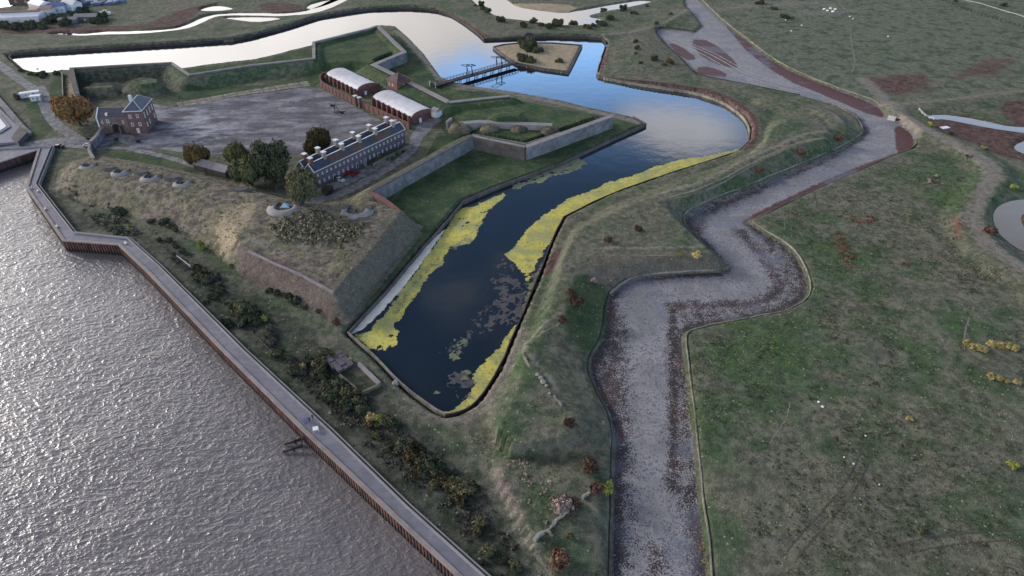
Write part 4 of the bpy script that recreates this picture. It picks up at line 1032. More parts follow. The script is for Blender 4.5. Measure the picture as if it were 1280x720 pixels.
m_ = MB(); m_.add([(-.4, -.4, he), (hw+.4, -.4, he), (hw+.4, hd+.4, he), (-.4, hd+.4, he), (hw/2, 4.4, he+3.6), (hw/2, hd-4.2, he+3.6)], [(0,1,4), (1,2,5,4), (2,3,5), (3,0,4,5), (3,2,1,0)]); ro = m_.build('roof', plain('house_slates', (.075, .09, .125), .5, .25, 1.2, spec=.4), hs)
for a, b_ in (((-.4, -.4, he), (hw/2, 4.4, he+3.6)), ((hw+.4, -.4, he), (hw/2, 4.4, he+3.6)), ((hw+.4, hd+.4, he), (hw/2, hd-4.2, he+3.6)), ((-.4, hd+.4, he), (hw/2, hd-4.2, he+3.6)), ((hw/2, 4.4, he+3.6), (hw/2, hd-4.2, he+3.6))):
    MB().beam(a, b_, .28, .16).build('hip', M_offw, ro)
MB().box((hw/2, hd/2, he+.05), (hw+1.0, hd+1.0, .22)).build('cornice', M_white, hs)
MB().box((hw/2-1, 5, he+4.3), (1.2, 1.4, 2.6)).build('chimney', M_offw, ro)
for x in (2.0, 5.2):
    window(hs, (x, -.05, 7.9), 0, (1.1, 1, 1.0)); window(hs, (x, -.05, 4.2), 0, (1.1, 1, 1.0))
MB().box((3.6, -.06, 1.2), (1.2, .12, 2.4)).build('door', M_offw, hs)
for k in range(4):
    window(hs, (hw+.05, 2.4+k*3.6, 7.4), R(90), (.9, 1, 1.6))
    if k != 2: window(hs, (hw+.05, 2.4+k*3.6, 3.2), R(90), (.9, 1, 1.3))

# ---- long shed by the trees
def lshed(r):
    MB().box((8.7, 2.3, 1.0), (17.4, 4.6, 3.4)).build('wall', plain('shed_boards', (.075, .07, .07), .9, .3, 1.5), r)
    m_ = MB(); m_.profx([(-.3, 2.6), (2.3, 4.6), (4.9, 2.6)], -.3, 17.7); m_.build('roof', M_hut, r)
    MB().box((17.45, 2.3, 1.2), (.1, 1.2, 2.3)).build('door', M_offw, r); MB().box((6.5, -.04, 1.3), (1.2, .1, 1.8)).build('door', M_woodd, r)
prop(lshed, 'shed', 243.5, 212.5, R(-27), 'long low shed with grey felt roof between the orange tree and the green trees', 'shed')
# cabins left
def cabin(L_):
    def f(r):
        MB().box((0, 0, 1.25), (L_, 2.5, 2.5)).build('wall', M_offw, r); MB().box((0, 0, 2.56), (L_+.3, 2.8, .12)).build('roof', M_white, r)
        MB().box((L_*.2, -1.28, 1.1), (.9, .06, 2)).build('door', M_conc2, r); window(r, (-L_*.2, -1.27, 1.5), 0, (1, 1, .6))
    return f
prop(cabin(8.5), 'cabin', 38.5, 121, R(28), 'longer white flat roofed cabin beside the rusty shrub', 'cabin')
prop(cabin(4.5), 'cabin', 46, 125.5, R(18), 'shorter white flat roofed cabin nearest the road bend', 'cabin')

# ---- gun emplacements
def emplacement(px, py, rad, gun, label, extra=None):
    x, y, z = onG(px, py); r = empty('gun_emplacement', (x, y, z-.2), 0, label, 'gun emplacement')
    n = 28; m_ = MB(); vs = []; fs = []
    prof = [(1.0, -.8), (.97, .15), (.60, .95), (.52, .95), (.50, -.3)]
    for k in range(n):
        a = math.pi*1.0*(-1.08)+math.pi*1.16*k/(n-1)
        for q, h in prof: vs.append((rad*q*math.cos(a), rad*q*math.sin(a), h*(1+.04*math.sin(k*5))))
    L_ = len(prof)
    for k in range(n-1):
        for j in range(L_-1): fs.append((k*L_+j, (k+1)*L_+j, (k+1)*L_+j+1, k*L_+j+1))
    m_.add(vs, fs); m_.build('apron', M_conc2, r, True)
    m_ = MB(); m_.prism([(rad*.55*math.cos(2*math.pi*k/20), rad*.55*math.sin(2*math.pi*k/20)) for k in range(20)], -.6, .08); m_.build('pit_floor', M_darkst, r)
    for s_ in (-1, 1): MB().box((s_*rad*.62, rad*.35, .2), (rad*.35, rad*.5, 1.4), s_*.3).build('side_wall', M_darkst, r)
    if gun:
        g = MB(); g.tube((0, 0, 0), (0, 0, .9), .45, .35, 10); g.build('pedestal', M_iron, r)
        g = MB(); g.tube((0, .7, 1.0), (.1, -rad*.5, 1.35), .24, .12, 10); g.build('gun_barrel', M_iron, r)
    if extra:
        sh = MB()
        sh.add([(-1.6, -.4, .3), (1.7, -.1, .2), (1.3, 2.2, .5), (-1.2, 2.0, .4), (-.2, .5, 1.9), (.7, 1.2, 1.5)], [(0,1,4), (1,5,4), (1,2,5), (2,3,5), (3,4,5), (3,0,4)])
        o = sh.build('tarpaulin', M_blue, r)
    return r
emplacement(110, 208.5, 3.6, True, 'leftmost small gun emplacement on the earthwork below the gatehouse')
emplacement(150, 216, 3.8, True, 'second small gun emplacement from the left on the earthwork')
emplacement(188, 222.5, 3.9, True, 'third small gun emplacement from the left on the earthwork')
emplacement(228, 229.5, 3.8, True, 'small gun emplacement on the earthwork nearest the long shed')
emplacement(356, 260, 6.3, False, 'large concrete gun emplacement with pale blue sheet over its pit', True)
emplacement(445, 264.5, 6.3, True, 'large concrete gun emplacement above the rough grass near the brick wall')
def hump(px, py, rx, ry, h, label, mat=M_darkst, cat='store'):
    x, y, z = onG(px, py); m_ = MB(); n = 12
    m_.prism([(rx*math.cos(2*math.pi*k/n), ry*math.sin(2*math.pi*k/n)) for k in range(n)], -.5, h*.6)
    m_.prism([(rx*.75*math.cos(2*math.pi*k/n), ry*.75*math.sin(2*math.pi*k/n)) for k in range(n)], h*.6-.01, h)
    o = m_.build('magazine_cover', mat); o.location = (x, y, z); tag(o, label, cat); return o
hump(138, 212, 3, 1.6, 1.1, 'dark sunken store roof between the first and second small gun emplacements')
hump(178, 217, 3, 1.6, 1.0, 'dark sunken store roof between the second and third small gun emplacements')
hump(216, 224, 3.4, 1.6, 1.1, 'dark sunken store roof left of the fourth small gun emplacement')
hump(300, 238, 4.2, 2.2, .9, 'low dark store roof on the grass behind the earthwork below the trees')

# ---- battery in the east bastion
zb = 4.0
rb = empty('gun_battery', U(590, 165, 4.2), 0, 'grey concrete battery with four turfed humps inside the east bastion', 'gun battery')
lnb = UP([(576,160),(600,158),(640,160),(690,162)], 4.2)
c = MB(); sweep(c, lnb, [(-1.6, 3.0), (1.6, 3.0), (1.6, 6.6), (-1.6, 6.6)]); child(c, 'concrete_wall', M_conc2, rb)
for px, py, rr in ((575, 162, 5.2), (611, 162, 4.4), (648, 162.5, 4.0), (686, 164, 4.3)):
    x, y, _ = U(px, py, 4.2); m_ = MB(); vs = []; fs = []
    n, q = 14, 7
    for j in range(q):
        ph = math.pi/2*j/(q-1)
        for k in range(n):
            a = 2*math.pi*k/n; wv = 1+.10*math.sin(3*a+px)+.07*math.sin(7*a+j)
            vs.append((x+rr*math.cos(ph)*math.cos(a)*wv, y+rr*.9*math.cos(ph)*math.sin(a)*wv, 3.6+rr*.62*math.sin(ph)**.7*(1+.12*math.sin(4*a+px))))
    for j in range(q-1):
        for k in range(n): fs.append((j*n+k, j*n+(k+1) % n, (j+1)*n+(k+1) % n, (j+1)*n+k))
    m_.add(vs, fs); child(m_, 'turfed_hump', M_earth, rb, True)
c = MB(); x, y, _ = U(562, 160, 2); c.box((x, y, 4), (1.2, 5, 4), R(-20)); child(c, 'entrance_wall', M_conc2, rb)

# ---- timber bridges
def gallows(r, w_, h_, L_):
    g = empty_dummy = None
    m_ = MB()
    for s_ in (-1, 1): m_.beam((0, s_*w_/2, 0), (0, s_*w_/2, h_), .3, .3); m_.beam((1.1, s_*w_/2, 0), (0, s_*w_/2, h_*.8), .2, .2)
    m_.beam((0, -w_/2, h_), (0, w_/2, h_), .3, .3)
    for s_ in (-1, 1): m_.beam((-L_*.6, s_*w_*.4, h_+.9), (L_*.4, s_*w_*.4, h_-.3), .22, .22)
    m_.beam((-L_*.6, -w_*.4, h_+.9), (-L_*.6, w_*.4, h_+.9), .2, .2); m_.beam((L_*.4, -w_*.4, h_-.3), (L_*.4, w_*.4, h_-.3), .5, .4)
    return m_
def bridge(p0, p1, wd, label, gal, zt=1.8):
    a, b_ = Vector(U(*p0, zt)), Vector(U(*p1, zt)); L_ = (b_-a).length; an = math.atan2(b_.y-a.y, b_.x-a.x)
    r = empty('timber_bridge', (a.x, a.y, 0), an, label, 'bridge')
    MB().box((L_/2, 0, zt-.1), (L_, wd, .25)).build('deck', M_woodd, r)
    MB().box((L_/2, 0, zt-.5), (L_, wd*.8, .5)).build('beams', M_woodd, r)
    n = int(L_/2.2)
    for s_ in (-1, 1):
        m_ = MB()
        for k in range(n+1):
            x = L_*k/n; m_.beam((x, s_*wd/2, zt), (x, s_*wd/2, zt+1.35), .22, .22)
        m_.beam((0, s_*wd/2, zt+1.3), (L_, s_*wd/2, zt+1.3), .18, .18); m_.beam((0, s_*wd/2, zt+.7), (L_, s_*wd/2, zt+.7), .14, .14)
        m_.build('railing', M_wood, r)
    m2 = MB()
    for k in range(n*2): m2.box((L_*(k+.5)/(n*2), 0, zt+.05), (.5, wd*.94, .06))
    m2.build('planks', M_wood, r)
    for k in range(1, int(L_/6)):
        m_ = MB(); x = 6*k
        for s_ in (-1, 0, 1): m_.tube((x, s_*wd*.42, -3), (x, s_*wd*.35, zt-.4), .2)
        m_.beam((x, -wd*.5, zt-.75), (x, wd*.5, zt-.75), .3, .3); m_.build('trestle', M_woodd, r)
    for gxp in gal:
        m_ = gallows(r, wd+.6, 5.2, 7.5)
        m_.v = [(x+gxp*L_, y, z+zt) for x, y, z in m_.v]; m_.build('lifting_frame', M_woodd, r)
    return r
bridge((541,107), (645,77.5), 3.6, 'long dark timber bridge with two lifting frames crossing the blue moat to the island', (.42, .78))
bridge((659,61), (663,47), 4.2, 'short black timber drawbridge between the island and the far bank', (.45, .55), 1.6)
def gatepost(r):
    for s_ in (-1, 1): MB().box((0, s_*2.3, 1.2), (.5, .5, 3)).build('post', M_offw, r)
    MB().box((0, 0, 1.0), (.12, 4.2, 1.4)).build('gate_leaf', M_woodd, r)
prop(gatepost, 'bridge_gate', 541, 109, R(44), 'dark gate with pale posts at the fort end of the long timber bridge', 'gate')

# ---- cars
def car(px, py, rz, col, label, sc=1.0, group=None):
    p = onG(px, py); r = empty('parked_car', p, rz, label, 'car', group)
    body = [(-2.15, .3), (-2.2, .75), (-1.95, .95), (-1.5, 1.0), (-1.05, 1.42), (.45, 1.45), (1.1, 1.0), (1.95, .88), (2.2, .65), (2.2, .3)]
    m_ = MB(); n = len(body)
    for y0, y1, ins in ((-.86, .86, 0),):
        vs = []
        for y in (y0, y1):
            for x, z in body: vs.append((x, y*(.80 if z > 1.1 else 1), z))
        m_.add(vs, [tuple(range(n)), tuple(range(n, 2*n))[::-1]]+[((k+1) % n, k, n+k, n+(k+1) % n) for k in range(n)])
    m_.build('body', col, r)
    g = MB(); g.add([(-1.46, -.80, 1.03), (-1.07, -.70, 1.38), (.45, -.70, 1.41), (1.0, -.80, 1.05)], [(0,1,2,3)]); g.add([(-1.46, .80, 1.03), (-1.07, .70, 1.38), (.45, .70, 1.41), (1.0, .80, 1.05)], [(3,2,1,0)])
    g.v = [(x, y*1.09, z) for x, y, z in g.v]
    g.build('side_windows', M_glass, r)
    g = MB(); g.add([(.50, -.62, 1.445), (1.09, -.72, 1.03), (1.09, .72, 1.03), (.50, .62, 1.445)], [(0,1,2,3)]); g.v = [(x+.03, y, z+.02) for x, y, z in g.v]; g.build('windscreen', M_glass, r)
    g = MB(); g.add([(-1.08, -.62, 1.41), (-1.49, -.72, 1.03), (-1.49, .72, 1.03), (-1.08, .62, 1.41)], [(0,1,2,3)]); g.v = [(x-.03, y, z+.02) for x, y, z in g.v]; g.build('rear_window', M_glass, r)
    for x in (-1.35, 1.35):
        for y in (-.84, .84):
            w_ = MB().tube((x, y-.11, .33), (x, y+.11, .33), .33, .33, 14).build('wheel', M_tyre, r); MB().tube((x, y-.12, .33), (x, y+.12, .33), .18, .18, 10).build('rim', M_conc2, w_)
    r.scale = (sc,)*3; return r
M_cb = plain('black_car_paint', (.015, .016, .02), .2, .05, 1, spec=.6)
M_cs = plain('silver_car_paint', (.55, .56, .58), .3, .05, 1, spec=.6)
car(74, 184.5, R(2), M_cb, 'black car parked at the head of the promenade')
car(111, 183, R(4), M_cs, 'silver white car parked beside the gatehouse wall')
car(115, 174, R(8), M_cb, 'black car parked nearest the gatehouse wall, above the silver one')
car(425, 226, R(-35), M_cs, 'white car parked by the dark bush in front of the brick terrace')
car(436, 216.5, R(65), M_red, 'red car parked close to the brick terrace front')
car(444.5, 218.5, R(60), plain('dark_red_paint', (.16, .02, .03), .35, .1, 1, spec=.5), 'dark red car parked to the right of the red one at the terrace')
car(419.5, 224.5, R(-35), plain('navy_paint', (.02, .03, .07), .3, .1, 1), 'dark blue car next to the white car by the brick terrace')
def cannon(px, py, rz, label, L_=3.0):
    def f(r):
        MB().tube((-.4*L_, 0, .9), (.6*L_, 0, 1.15), .26, .15, 10).build('barrel', M_iron, r)
        MB().box((-.1*L_, 0, .5), (L_*.55, .7, .5)).build('carriage', M_woodd, r)
        for s_ in (-1, 1): MB().tube((.1, s_*.5, .45), (.1, s_*.66, .45), .45, .45, 12).build('wheel', M_woodd, r)
    return prop(f, 'cannon', px, py, rz, label, 'cannon')
cannon(147, 175.5, R(40), 'black cannon left of the path just inside the gateway')
cannon(174, 178, R(20), 'black cannon on the gravel right of the gateway')
cannon(415, 133, R(150), 'black cannon lying on the parade ground near the far magazine wall')
cannon(428, 142, R(-10), 'black cannon right of the crane frame on the parade ground')
def tripod(r):
    for a in (0, 2.1, 4.2): MB().beam((1.6*math.cos(a), 1.6*math.sin(a), 0), (0, 0, 4.2), .16, .16).build('leg', M_woodd, r)
    MB().box((0, 0, .5), (2.4, 1.0, .9), .4).build('stone_block', M_rubble, r)
prop(tripod, 'tripod', 420, 140, 0, 'timber tripod frame over pale stones on the parade ground', 'tripod')

# ---- ruined enclosure by the near moat
ru = UP([(436,452),(410,445),(418,438),(440,443)], 1)
en = UP([(425,471),(452,493),(475,482),(449,457)], 1)
r = empty('ruined_enclosure', (*en[0], 1), 0, 'roofless brick enclosure with moss covered walls by the near corner of the moat', 'ruin')
c = MB(); sweep(c, en[:2], [(-.25, -.2), (.25, -.2), (.25, 1.9), (-.25, 1.9)]); child(c, 'side_wall', M_wood, r)
c = MB(); sweep(c, en[1:3], [(-.3, -.2), (.3, -.2), (.3, 1.7), (-.3, 1.7)]); child(c, 'end_wall', M_earth, r)
c = MB(); sweep(c, en[2:], [(-.35, -.2), (.35, -.2), (.35, 2.1), (-.35, 2.1)]); child(c, 'side_wall', M_conc2, r)
c = MB(); sweep(c, UP([(458,490),(466,486)], 1), [(-.12, 0), (.12, 0), (.12, 1.0), (-.12, 1.0)]); child(c, 'cross_wall', M_wood, r)
c = MB(); sweep(c, UP([(460,484),(464,489)], 1), [(-.12, 0), (.12, 0), (.12, 1.0), (-.12, 1.0)]); child(c, 'cross_wall', M_wood, r)
hb = empty('broken_hut', U(425, 458, -.2), R(-50), 'collapsed hut with cracked purple grey slab roof among dark scrub', 'ruin')
sl = MB(); random.seed(5)
for i in range(5):
    for j in range(3):
        if random.random() < .85: sl.box((-3+i*1.5, -1.6+j*1.6, 1.9+random.uniform(-.12, .2)), (1.42, 1.5, .25), random.uniform(-.06, .06))
sl.build('roof_slab', plain('lichened_slab', (.100, .090, .108), .85, .4, 1.4, .3), hb)
MB().box((0, 0, .8), (7, 4, 2.0)).build('wall', M_darkst, hb); MB().box((-.5, -2.6, 1.2), (4.5, .25, 2.2)).build('front_wall', M_wood, hb)

# ---- broken walls and rubble on the outworks
def rubble_wall(pts, label, h=.9, wd=.8, mat=M_rubble, z=2.5):
    q = [onG(a, b_) for a, b_ in pts]; L_ = resample([(p.x, p.y) for p in q], 1.0)
    r = MB(); random.seed(len(label))
    for i in range(len(L_)-1):
        if random.random() < .08: continue
        a, b_ = Vector(L_[i]), Vector(L_[i+1]); hh = h*random.uniform(.5, 1.1); m_ = (a+b_)/2
        r.box((m_.x+random.uniform(-.12, .12), m_.y+random.uniform(-.12, .12), hgt(m_.x, m_.y)+hh/2-.1), ((b_-a).length*1.05, wd*random.uniform(.6, 1.1), hh), math.atan2(b_.y-a.y, b_.x-a.x)+random.uniform(-.12, .12), random.uniform(.7, .95))
    o = r.build('broken_wall', mat); tag(o, label, 'broken wall', 'broken walls on the outworks'); return o
rubble_wall([(668,678),(674,670),(687,662),(695,652),(706,644)], 'crooked pale broken wall between the two rusty bushes', .9, .7)
rubble_wall([(683,664),(688,668),(691,671)], 'short stub of pale wall branching off the crooked broken wall', .7, .6)
rubble_wall([(728,624),(732,620),(736,617)], 'short pale piece of wall beside the red and yellow bush', .8, .7)
rubble_wall([(583,661),(590,655),(598,651)], 'thin pale broken wall in the scrub near the bottom of the promenade', .4, .3)
rubble_wall([(692,494),(698,502),(702,508),(708,514)], 'line of stones below the boulders on the glacis', .6, .5, M_stone)
rubble_wall([(655,434),(654,444),(660,453)], 'stone edging at the turn of the covered way crest', .5, .5, M_edge)
rubble_wall([(480,547),(486,552),(489,555)], 'short thin slab edge in the scrub by the promenade', .3, .25)
rubble_wall([(328,488),(338,498),(346,506)], 'unused', .3, .2) if False else None
def boulder(px, py, s_, label, mat=M_rubble):
    p = onG(px, py); bm = bmesh.new(); bmesh.ops.create_icosphere(bm, subdivisions=2, radius=s_)
    for v in bm.verts: v.co *= random.uniform(.75, 1.15); v.co.z *= .65
    me = bpy.data.meshes.new('boulder'); bm.to_mesh(me); bm.free(); me.materials.append(mat)
    o = bpy.data.objects.new('boulder', me); COL.objects.link(o); o.location = p+Vector((0, 0, s_*.3)); tag(o, label, 'boulder', 'boulders'); return o
for px, py, s_, lb in ((672,469,.6,'largest pale boulder at the top of the stone line on the glacis'), (676,473,.7,'pale boulder beside the largest one on the glacis'), (679,478,.8,'ochre boulder below the two pale ones on the glacis'),
                       (683,482,.5,'small ochre boulder above the line of stones'), (687,492,.45,'grey boulder at the head of the line of stones'),
                       (494.5,480,1.0,'round pale boulder by the broken notch in the moat edge'), (413,517,.5,'flat pale stone on the grass by the promenade'),
                       (1023,503,.32,'white stone on the field, upper of a close pair'), (1028,509,.4,'white stone on the field, lower of a close pair'), (1108,85,.0,'')):
    if s_: boulder(px, py, s_, lb, M_white if 'white' in lb else M_rubble)
for i, (px, py) in enumerate([(1030,12),(1034,14),(1038,11),(1041,15),(1044,12),(1062,21),(1066,24),(982,25),(1002,32),(989,39),(1110,46),(1099,606),(1082,545),(1067,580),(1055,572)]):
    boulder(px, py, 1.1 if i < 5 else (.6 if i < 11 else .22), 'white block in the heap at the far end of the big field' if i < 5 else ('small white stone scattered on the far field' if i < 11 else 'tiny white stone on the near field beside the wheel ruts'), M_white)

# ---- lock structure at the left edge
lk = empty('lock_basin', U(0, 150, 1), 0, 'concrete walled basin with sloping sides cut by the left edge of the picture', 'lock basin')
c = MB(); sweep(c, UP([(-70,40),(0,128),(30,163),(38,170)], 1), [(-1.2, 0), (1.2, 0), (1.2, 2.4), (-1.2, 2.4)]); child(c, 'outer_wall', M_stone, lk)
c = MB(); c.prism(UP([(-70,60),(0,137),(26,163),(33,172),(24,180),(-70,186)], 1), -.5, 2.0); child(c, 'slab', M_conc, lk)
c = MB(); c.prism(UP([(-60,110),(0,142),(13,158),(0,166),(-60,176)], 2.4), 2.01, 2.5); child(c, 'inner_kerb', M_conc2, lk)
c = MB(); c.prism(UP([(-60,130),(0,148),(8,158),(0,163),(-60,172)], 2.6), 2.51, 2.7); child(c, 'roof_light', M_white, lk)
c = MB(); c.prism(UP([(16,176),(27,162),(36,170),(24,182)], 1.5), 0, 3.2); child(c, 'gate_housing', M_darkst, lk)

# ---- far top left buildings
def house(px, py, L_, W_, H_, rise, rz, wallm, roofm, label, strip=None):
    p = Vector(U(px, py, 1)); r = empty('far_building', (p.x, p.y, .5), rz, label, 'building')
    MB().box((0, 0, H_/2), (L_, W_, H_)).build('wall', wallm, r)
    m_ = MB(); m_.profx([(-W_/2-.3, H_), (0, H_+rise), (W_/2+.3, H_)], -L_/2-.3, L_/2+.3); ro = m_.build('roof', roofm, r)
    if strip: MB().add([(-L_/2-.3, .4, H_+rise+.03-.4*rise/(W_/2)), (L_/2+.3, .4, H_+rise+.03-.4*rise/(W_/2)), (L_/2+.3, W_*.32, H_+rise*.36+.05), (-L_/2-.3, W_*.32, H_+rise*.36+.05)], [(0,1,2,3)]) if False else None
    if strip:
        q = MB(); q.beam((-L_/2-.35, 0, H_+rise+.1), (L_/2+.35, 0, H_+rise+.1), W_*.28, .3); q.build('roof_strip', strip, ro)
    for k in range(3): window(r, (-L_*.3+k*L_*.3, -W_/2-.05, H_*.5), 0, (1.2, 1, .9))
    return r
M_rbrick = plain('salmon_wall', (.38, .24, .20), .8, .15, .5); M_bluer = plain('blue_roof', (.14, .18, .34), .5, .2, .5)
house(29, 26, 25, 13, 4.5, 2.2, R(12), M_offw, M_white, 'long white shed with a red strip along its roof in the far left corner', M_brick)
house(54, 14, 17, 10, 6, 2.6, R(-35), M_offw, M_white, 'white gabled building behind the red striped shed')
house(38, 3, 24, 12, 5, 2, R(5), M_brickd, M_brickd, 'dark red building at the far left top edge')
house(47, 20, 8, 7, 4.5, 2, R(-30), M_rbrick, M_rbrick, 'salmon coloured house right of the red striped shed')
house(62, 19, 7, 9, 5, 2.2, R(10), M_offw, M_rbrick, 'small house with pinkish roof beside the dark trees')
house(74, 15, 10, 8, 5, 2, R(20), M_offw, M_bluer, 'blue roofed house with white walls left of the far trees')
house(91, 12, 12, 8, 5, 2.4, R(-20), M_white, M_offw, 'bright white house at the right of the far left group')
house(84, 3, 22, 9, 5, 2, R(8), M_conc2, M_offw, 'pale grey building behind the white houses at the top edge')
house(87, 28, 12, 6, 3, 1, R(6), M_stone, M_hut, 'low grey roofed hut below the far houses')
house(110, 25, 15, 8, 3.5, 1.4, R(4), M_darkst, M_hut, 'grey roofed barn at the edge of the far marsh')
for i, (px, py, m_) in enumerate([(102,6,M_bluer),(112,4,M_bluer),(122,6,M_bluer),(131,3,M_conc2),(140,5,M_bluer),(150,3,M_bluer),(133,18,M_white)]):
    p = Vector(U(px, py, 1)); r = empty('boat', (p.x, p.y, 1.2), R(random.uniform(-30, 40)), 'small white boat standing alone right of the barn' if i == 6 else 'blue grey boat laid up in the yard beyond the far houses', 'boat', 'boats laid up in the far yard')
    h = MB(); h.add([(-4, -1.2, 0), (2, -1.2, 0), (4.5, 0, .3), (2, 1.2, 0), (-4, 1.2, 0), (-4.2, -1.6, 1.6), (2.2, -1.6, 1.6), (5.4, 0, 1.9), (2.2, 1.6, 1.6), (-4.2, 1.6, 1.6)], [(4,3,2,1,0), (5,6,7,8,9), (0,1,6,5), (1,2,7,6), (2,3,8,7), (3,4,9,8), (4,0,5,9)]); h.build('hull', m_, r)
    MB().box((-.6, 0, 2.2), (3, 1.8, 1.2), 0, .8).build('cabin', M_offw, r)

# ---- fences
def fence(pts, label, step=4, h=1.3, z=1, mat=M_wood):
    q = resample(UP(pts, z), step); r = empty('fence', (*q[0], hgt(*q[0])), 0, label, 'fence')
    ps = MB(); rl_ = MB()
    for i, (x, y) in enumerate(q):
        g_ = hgt(x, y); ps.box((x, y, g_+h/2), (.25, .25, h+.2))
        if i: 
            for k in (.5, .95): rl_.beam((px_, py_, pz_+h*k), (x, y, g_+h*k), .08, .12)
        px_, py_, pz_ = x, y, g_
    child(ps, 'posts', mat, r); child(rl_, 'rails', mat, r); return r
fence([(1175,1),(1205,12),(1240,24),(1290,40)], 'post and rail fence along the railway line at the far right top', 3.5, 1.8, mat=M_woodd)
fence([(1190,-2),(1225,5),(1290,24)], 'pale rail line beyond the fence at the far right top', 6, .5, mat=M_offw)
fence([(183,284),(195,293)], 'short thin fence on the river bank above the scrub', 2, .7, mat=M_wood)
fence([(222,322),(238,334),(250,343)], 'thin pale fence in the scrub below the earthwork', 2.5, .6, mat=M_offw)
fence([(322,482-60),(335,436),(345,444)], 'thin wire fence on the grass near the near left bank of the moat', 3, .5, mat=M_wood)
fence([(1148,139),(1156,145),(1167,150)], 'white railing where the red salt marsh creek begins', 2.5, 1.0, mat=M_offw)
sl_ = prop(lambda r: (MB().box((0, 0, .8), (3.4, 1.2, 2.2)).build('wall', M_offw, r), MB().box((2.8, -.5, .9), (2.2, .4, 1.0)).build('sluice_gate', M_woodd, r), MB().box((-2.2, .4, .8), (1.6, .9, 1.6)).build('abutment', M_rubble, r)), 'sluice', 1114, 150, R(-38), 'white painted sluice where the mud channel meets the track', 'sluice')
for px, py, lb in ((1181,160,'white notice slab lying on red marsh beside the creek'),):
    prop(lambda r: (MB().box((0, 0, .2), (4, 2.2, .3)).build('slab', M_white, r), MB().box((0, 0, .0), (3.6, 1.8, .4)).build('footing', M_conc2, r)), 'slab', px, py, R(20), lb, 'slab')

# ================================================================== vegetation
def foliage_mat(name, c1, c2, c3=None, patch=.5, c3amt=.5):
    mt, t, b = new_mat(name)
    co = t.n.new('ShaderNodeTexCoord').outputs['Object']; oi = t.n.new('ShaderNodeObjectInfo').outputs['Random']
    P_ = t.pos()
    n1 = t.noise(1.1, 3, .6, P_); n2 = t.noise(.35, 2, .5, P_)
    c = t.mix(t.ss(t.m('ADD', t.m('MULTIPLY', n1, .6), t.m('MULTIPLY', t.noise(6, 2, .5, P_), .4)), .38, .62), c1, c2)
    if c3: c = t.mix(t.ss(n2, patch-.06, patch+.08, 0, c3amt), c, c3)
    vm = t.n.new('ShaderNodeVectorMath'); vm.operation = 'SCALE'; t.l.new(c, vm.inputs[0]); t.l.new(t.ss(oi, 0, 1, .8, 1.2), vm.inputs['Scale'])
    t.l.new(vm.outputs[0], b.inputs['Base Color']); b.inputs['Roughness'].default_value = .85; b.inputs['Specular IOR Level'].default_value = .1
    return mt
_fm = foliage_mat
def foliage_mat(n, c1, c2, c3=None, *a): k = 1.28; return _fm(n, tuple(x*k for x in c1), tuple(x*k for x in c2), tuple(x*k for x in c3) if c3 else None, *a)
F = {
 'green': foliage_mat('green_leaves', (.066, .078, .036), (.130, .135, .064), (.165, .15, .07), .58),
 'dark': foliage_mat('dark_green_leaves', (.036, .046, .028), (.078, .082, .048)),
 'orange': foliage_mat('orange_leaves', (.125, .066, .032), (.225, .120, .052), (.13, .11, .045), .55),
 'orangeg': foliage_mat('turning_leaves', (.085, .066, .028), (.165, .120, .050), (.24, .125, .05), .5),
 'brownd': foliage_mat('dark_turning_leaves', (.040, .040, .022), (.085, .070, .035), (.15, .06, .03), .55),
 'olive': foliage_mat('olive_leaves', (.060, .062, .034), (.125, .115, .065)),
 'red': foliage_mat('red_brown_leaves', (.060, .036, .030), (.118, .068, .055)),
 'rusty': foliage_mat('rusty_leaves', (.080, .048, .034), (.155, .090, .060), (.12, .10, .05), .6),
 'pinkish': foliage_mat('dead_pink_stems', (.16, .12, .11), (.34, .27, .25)),
 'gorse': foliage_mat('yellow_gorse', (.22, .185, .075), (.36, .30, .14), (.10, .12, .05), .62),
 'lime': foliage_mat('lime_leaves', (.12, .15, .04), (.26, .27, .07)),
 'bramble': foliage_mat('bramble_straw', (.075, .072, .045), (.235, .215, .150), (.16, .11, .08), .6),
 'scrubby': foliage_mat('grey_scrub', (.060, .056, .050), (.120, .108, .094), (.05, .065, .04), .5),
 'tuft': foliage_mat('field_tufts', (.05, .062, .036), (.12, .125, .075), (.17, .145, .10), .58),
 'pale': foliage_mat('pale_seed_heads', (.17, .155, .12), (.30, .26, .20)),
 'bark': plain('bark', (.07, .055, .045), .9, .3, 2)}
foliage_mat = _fm
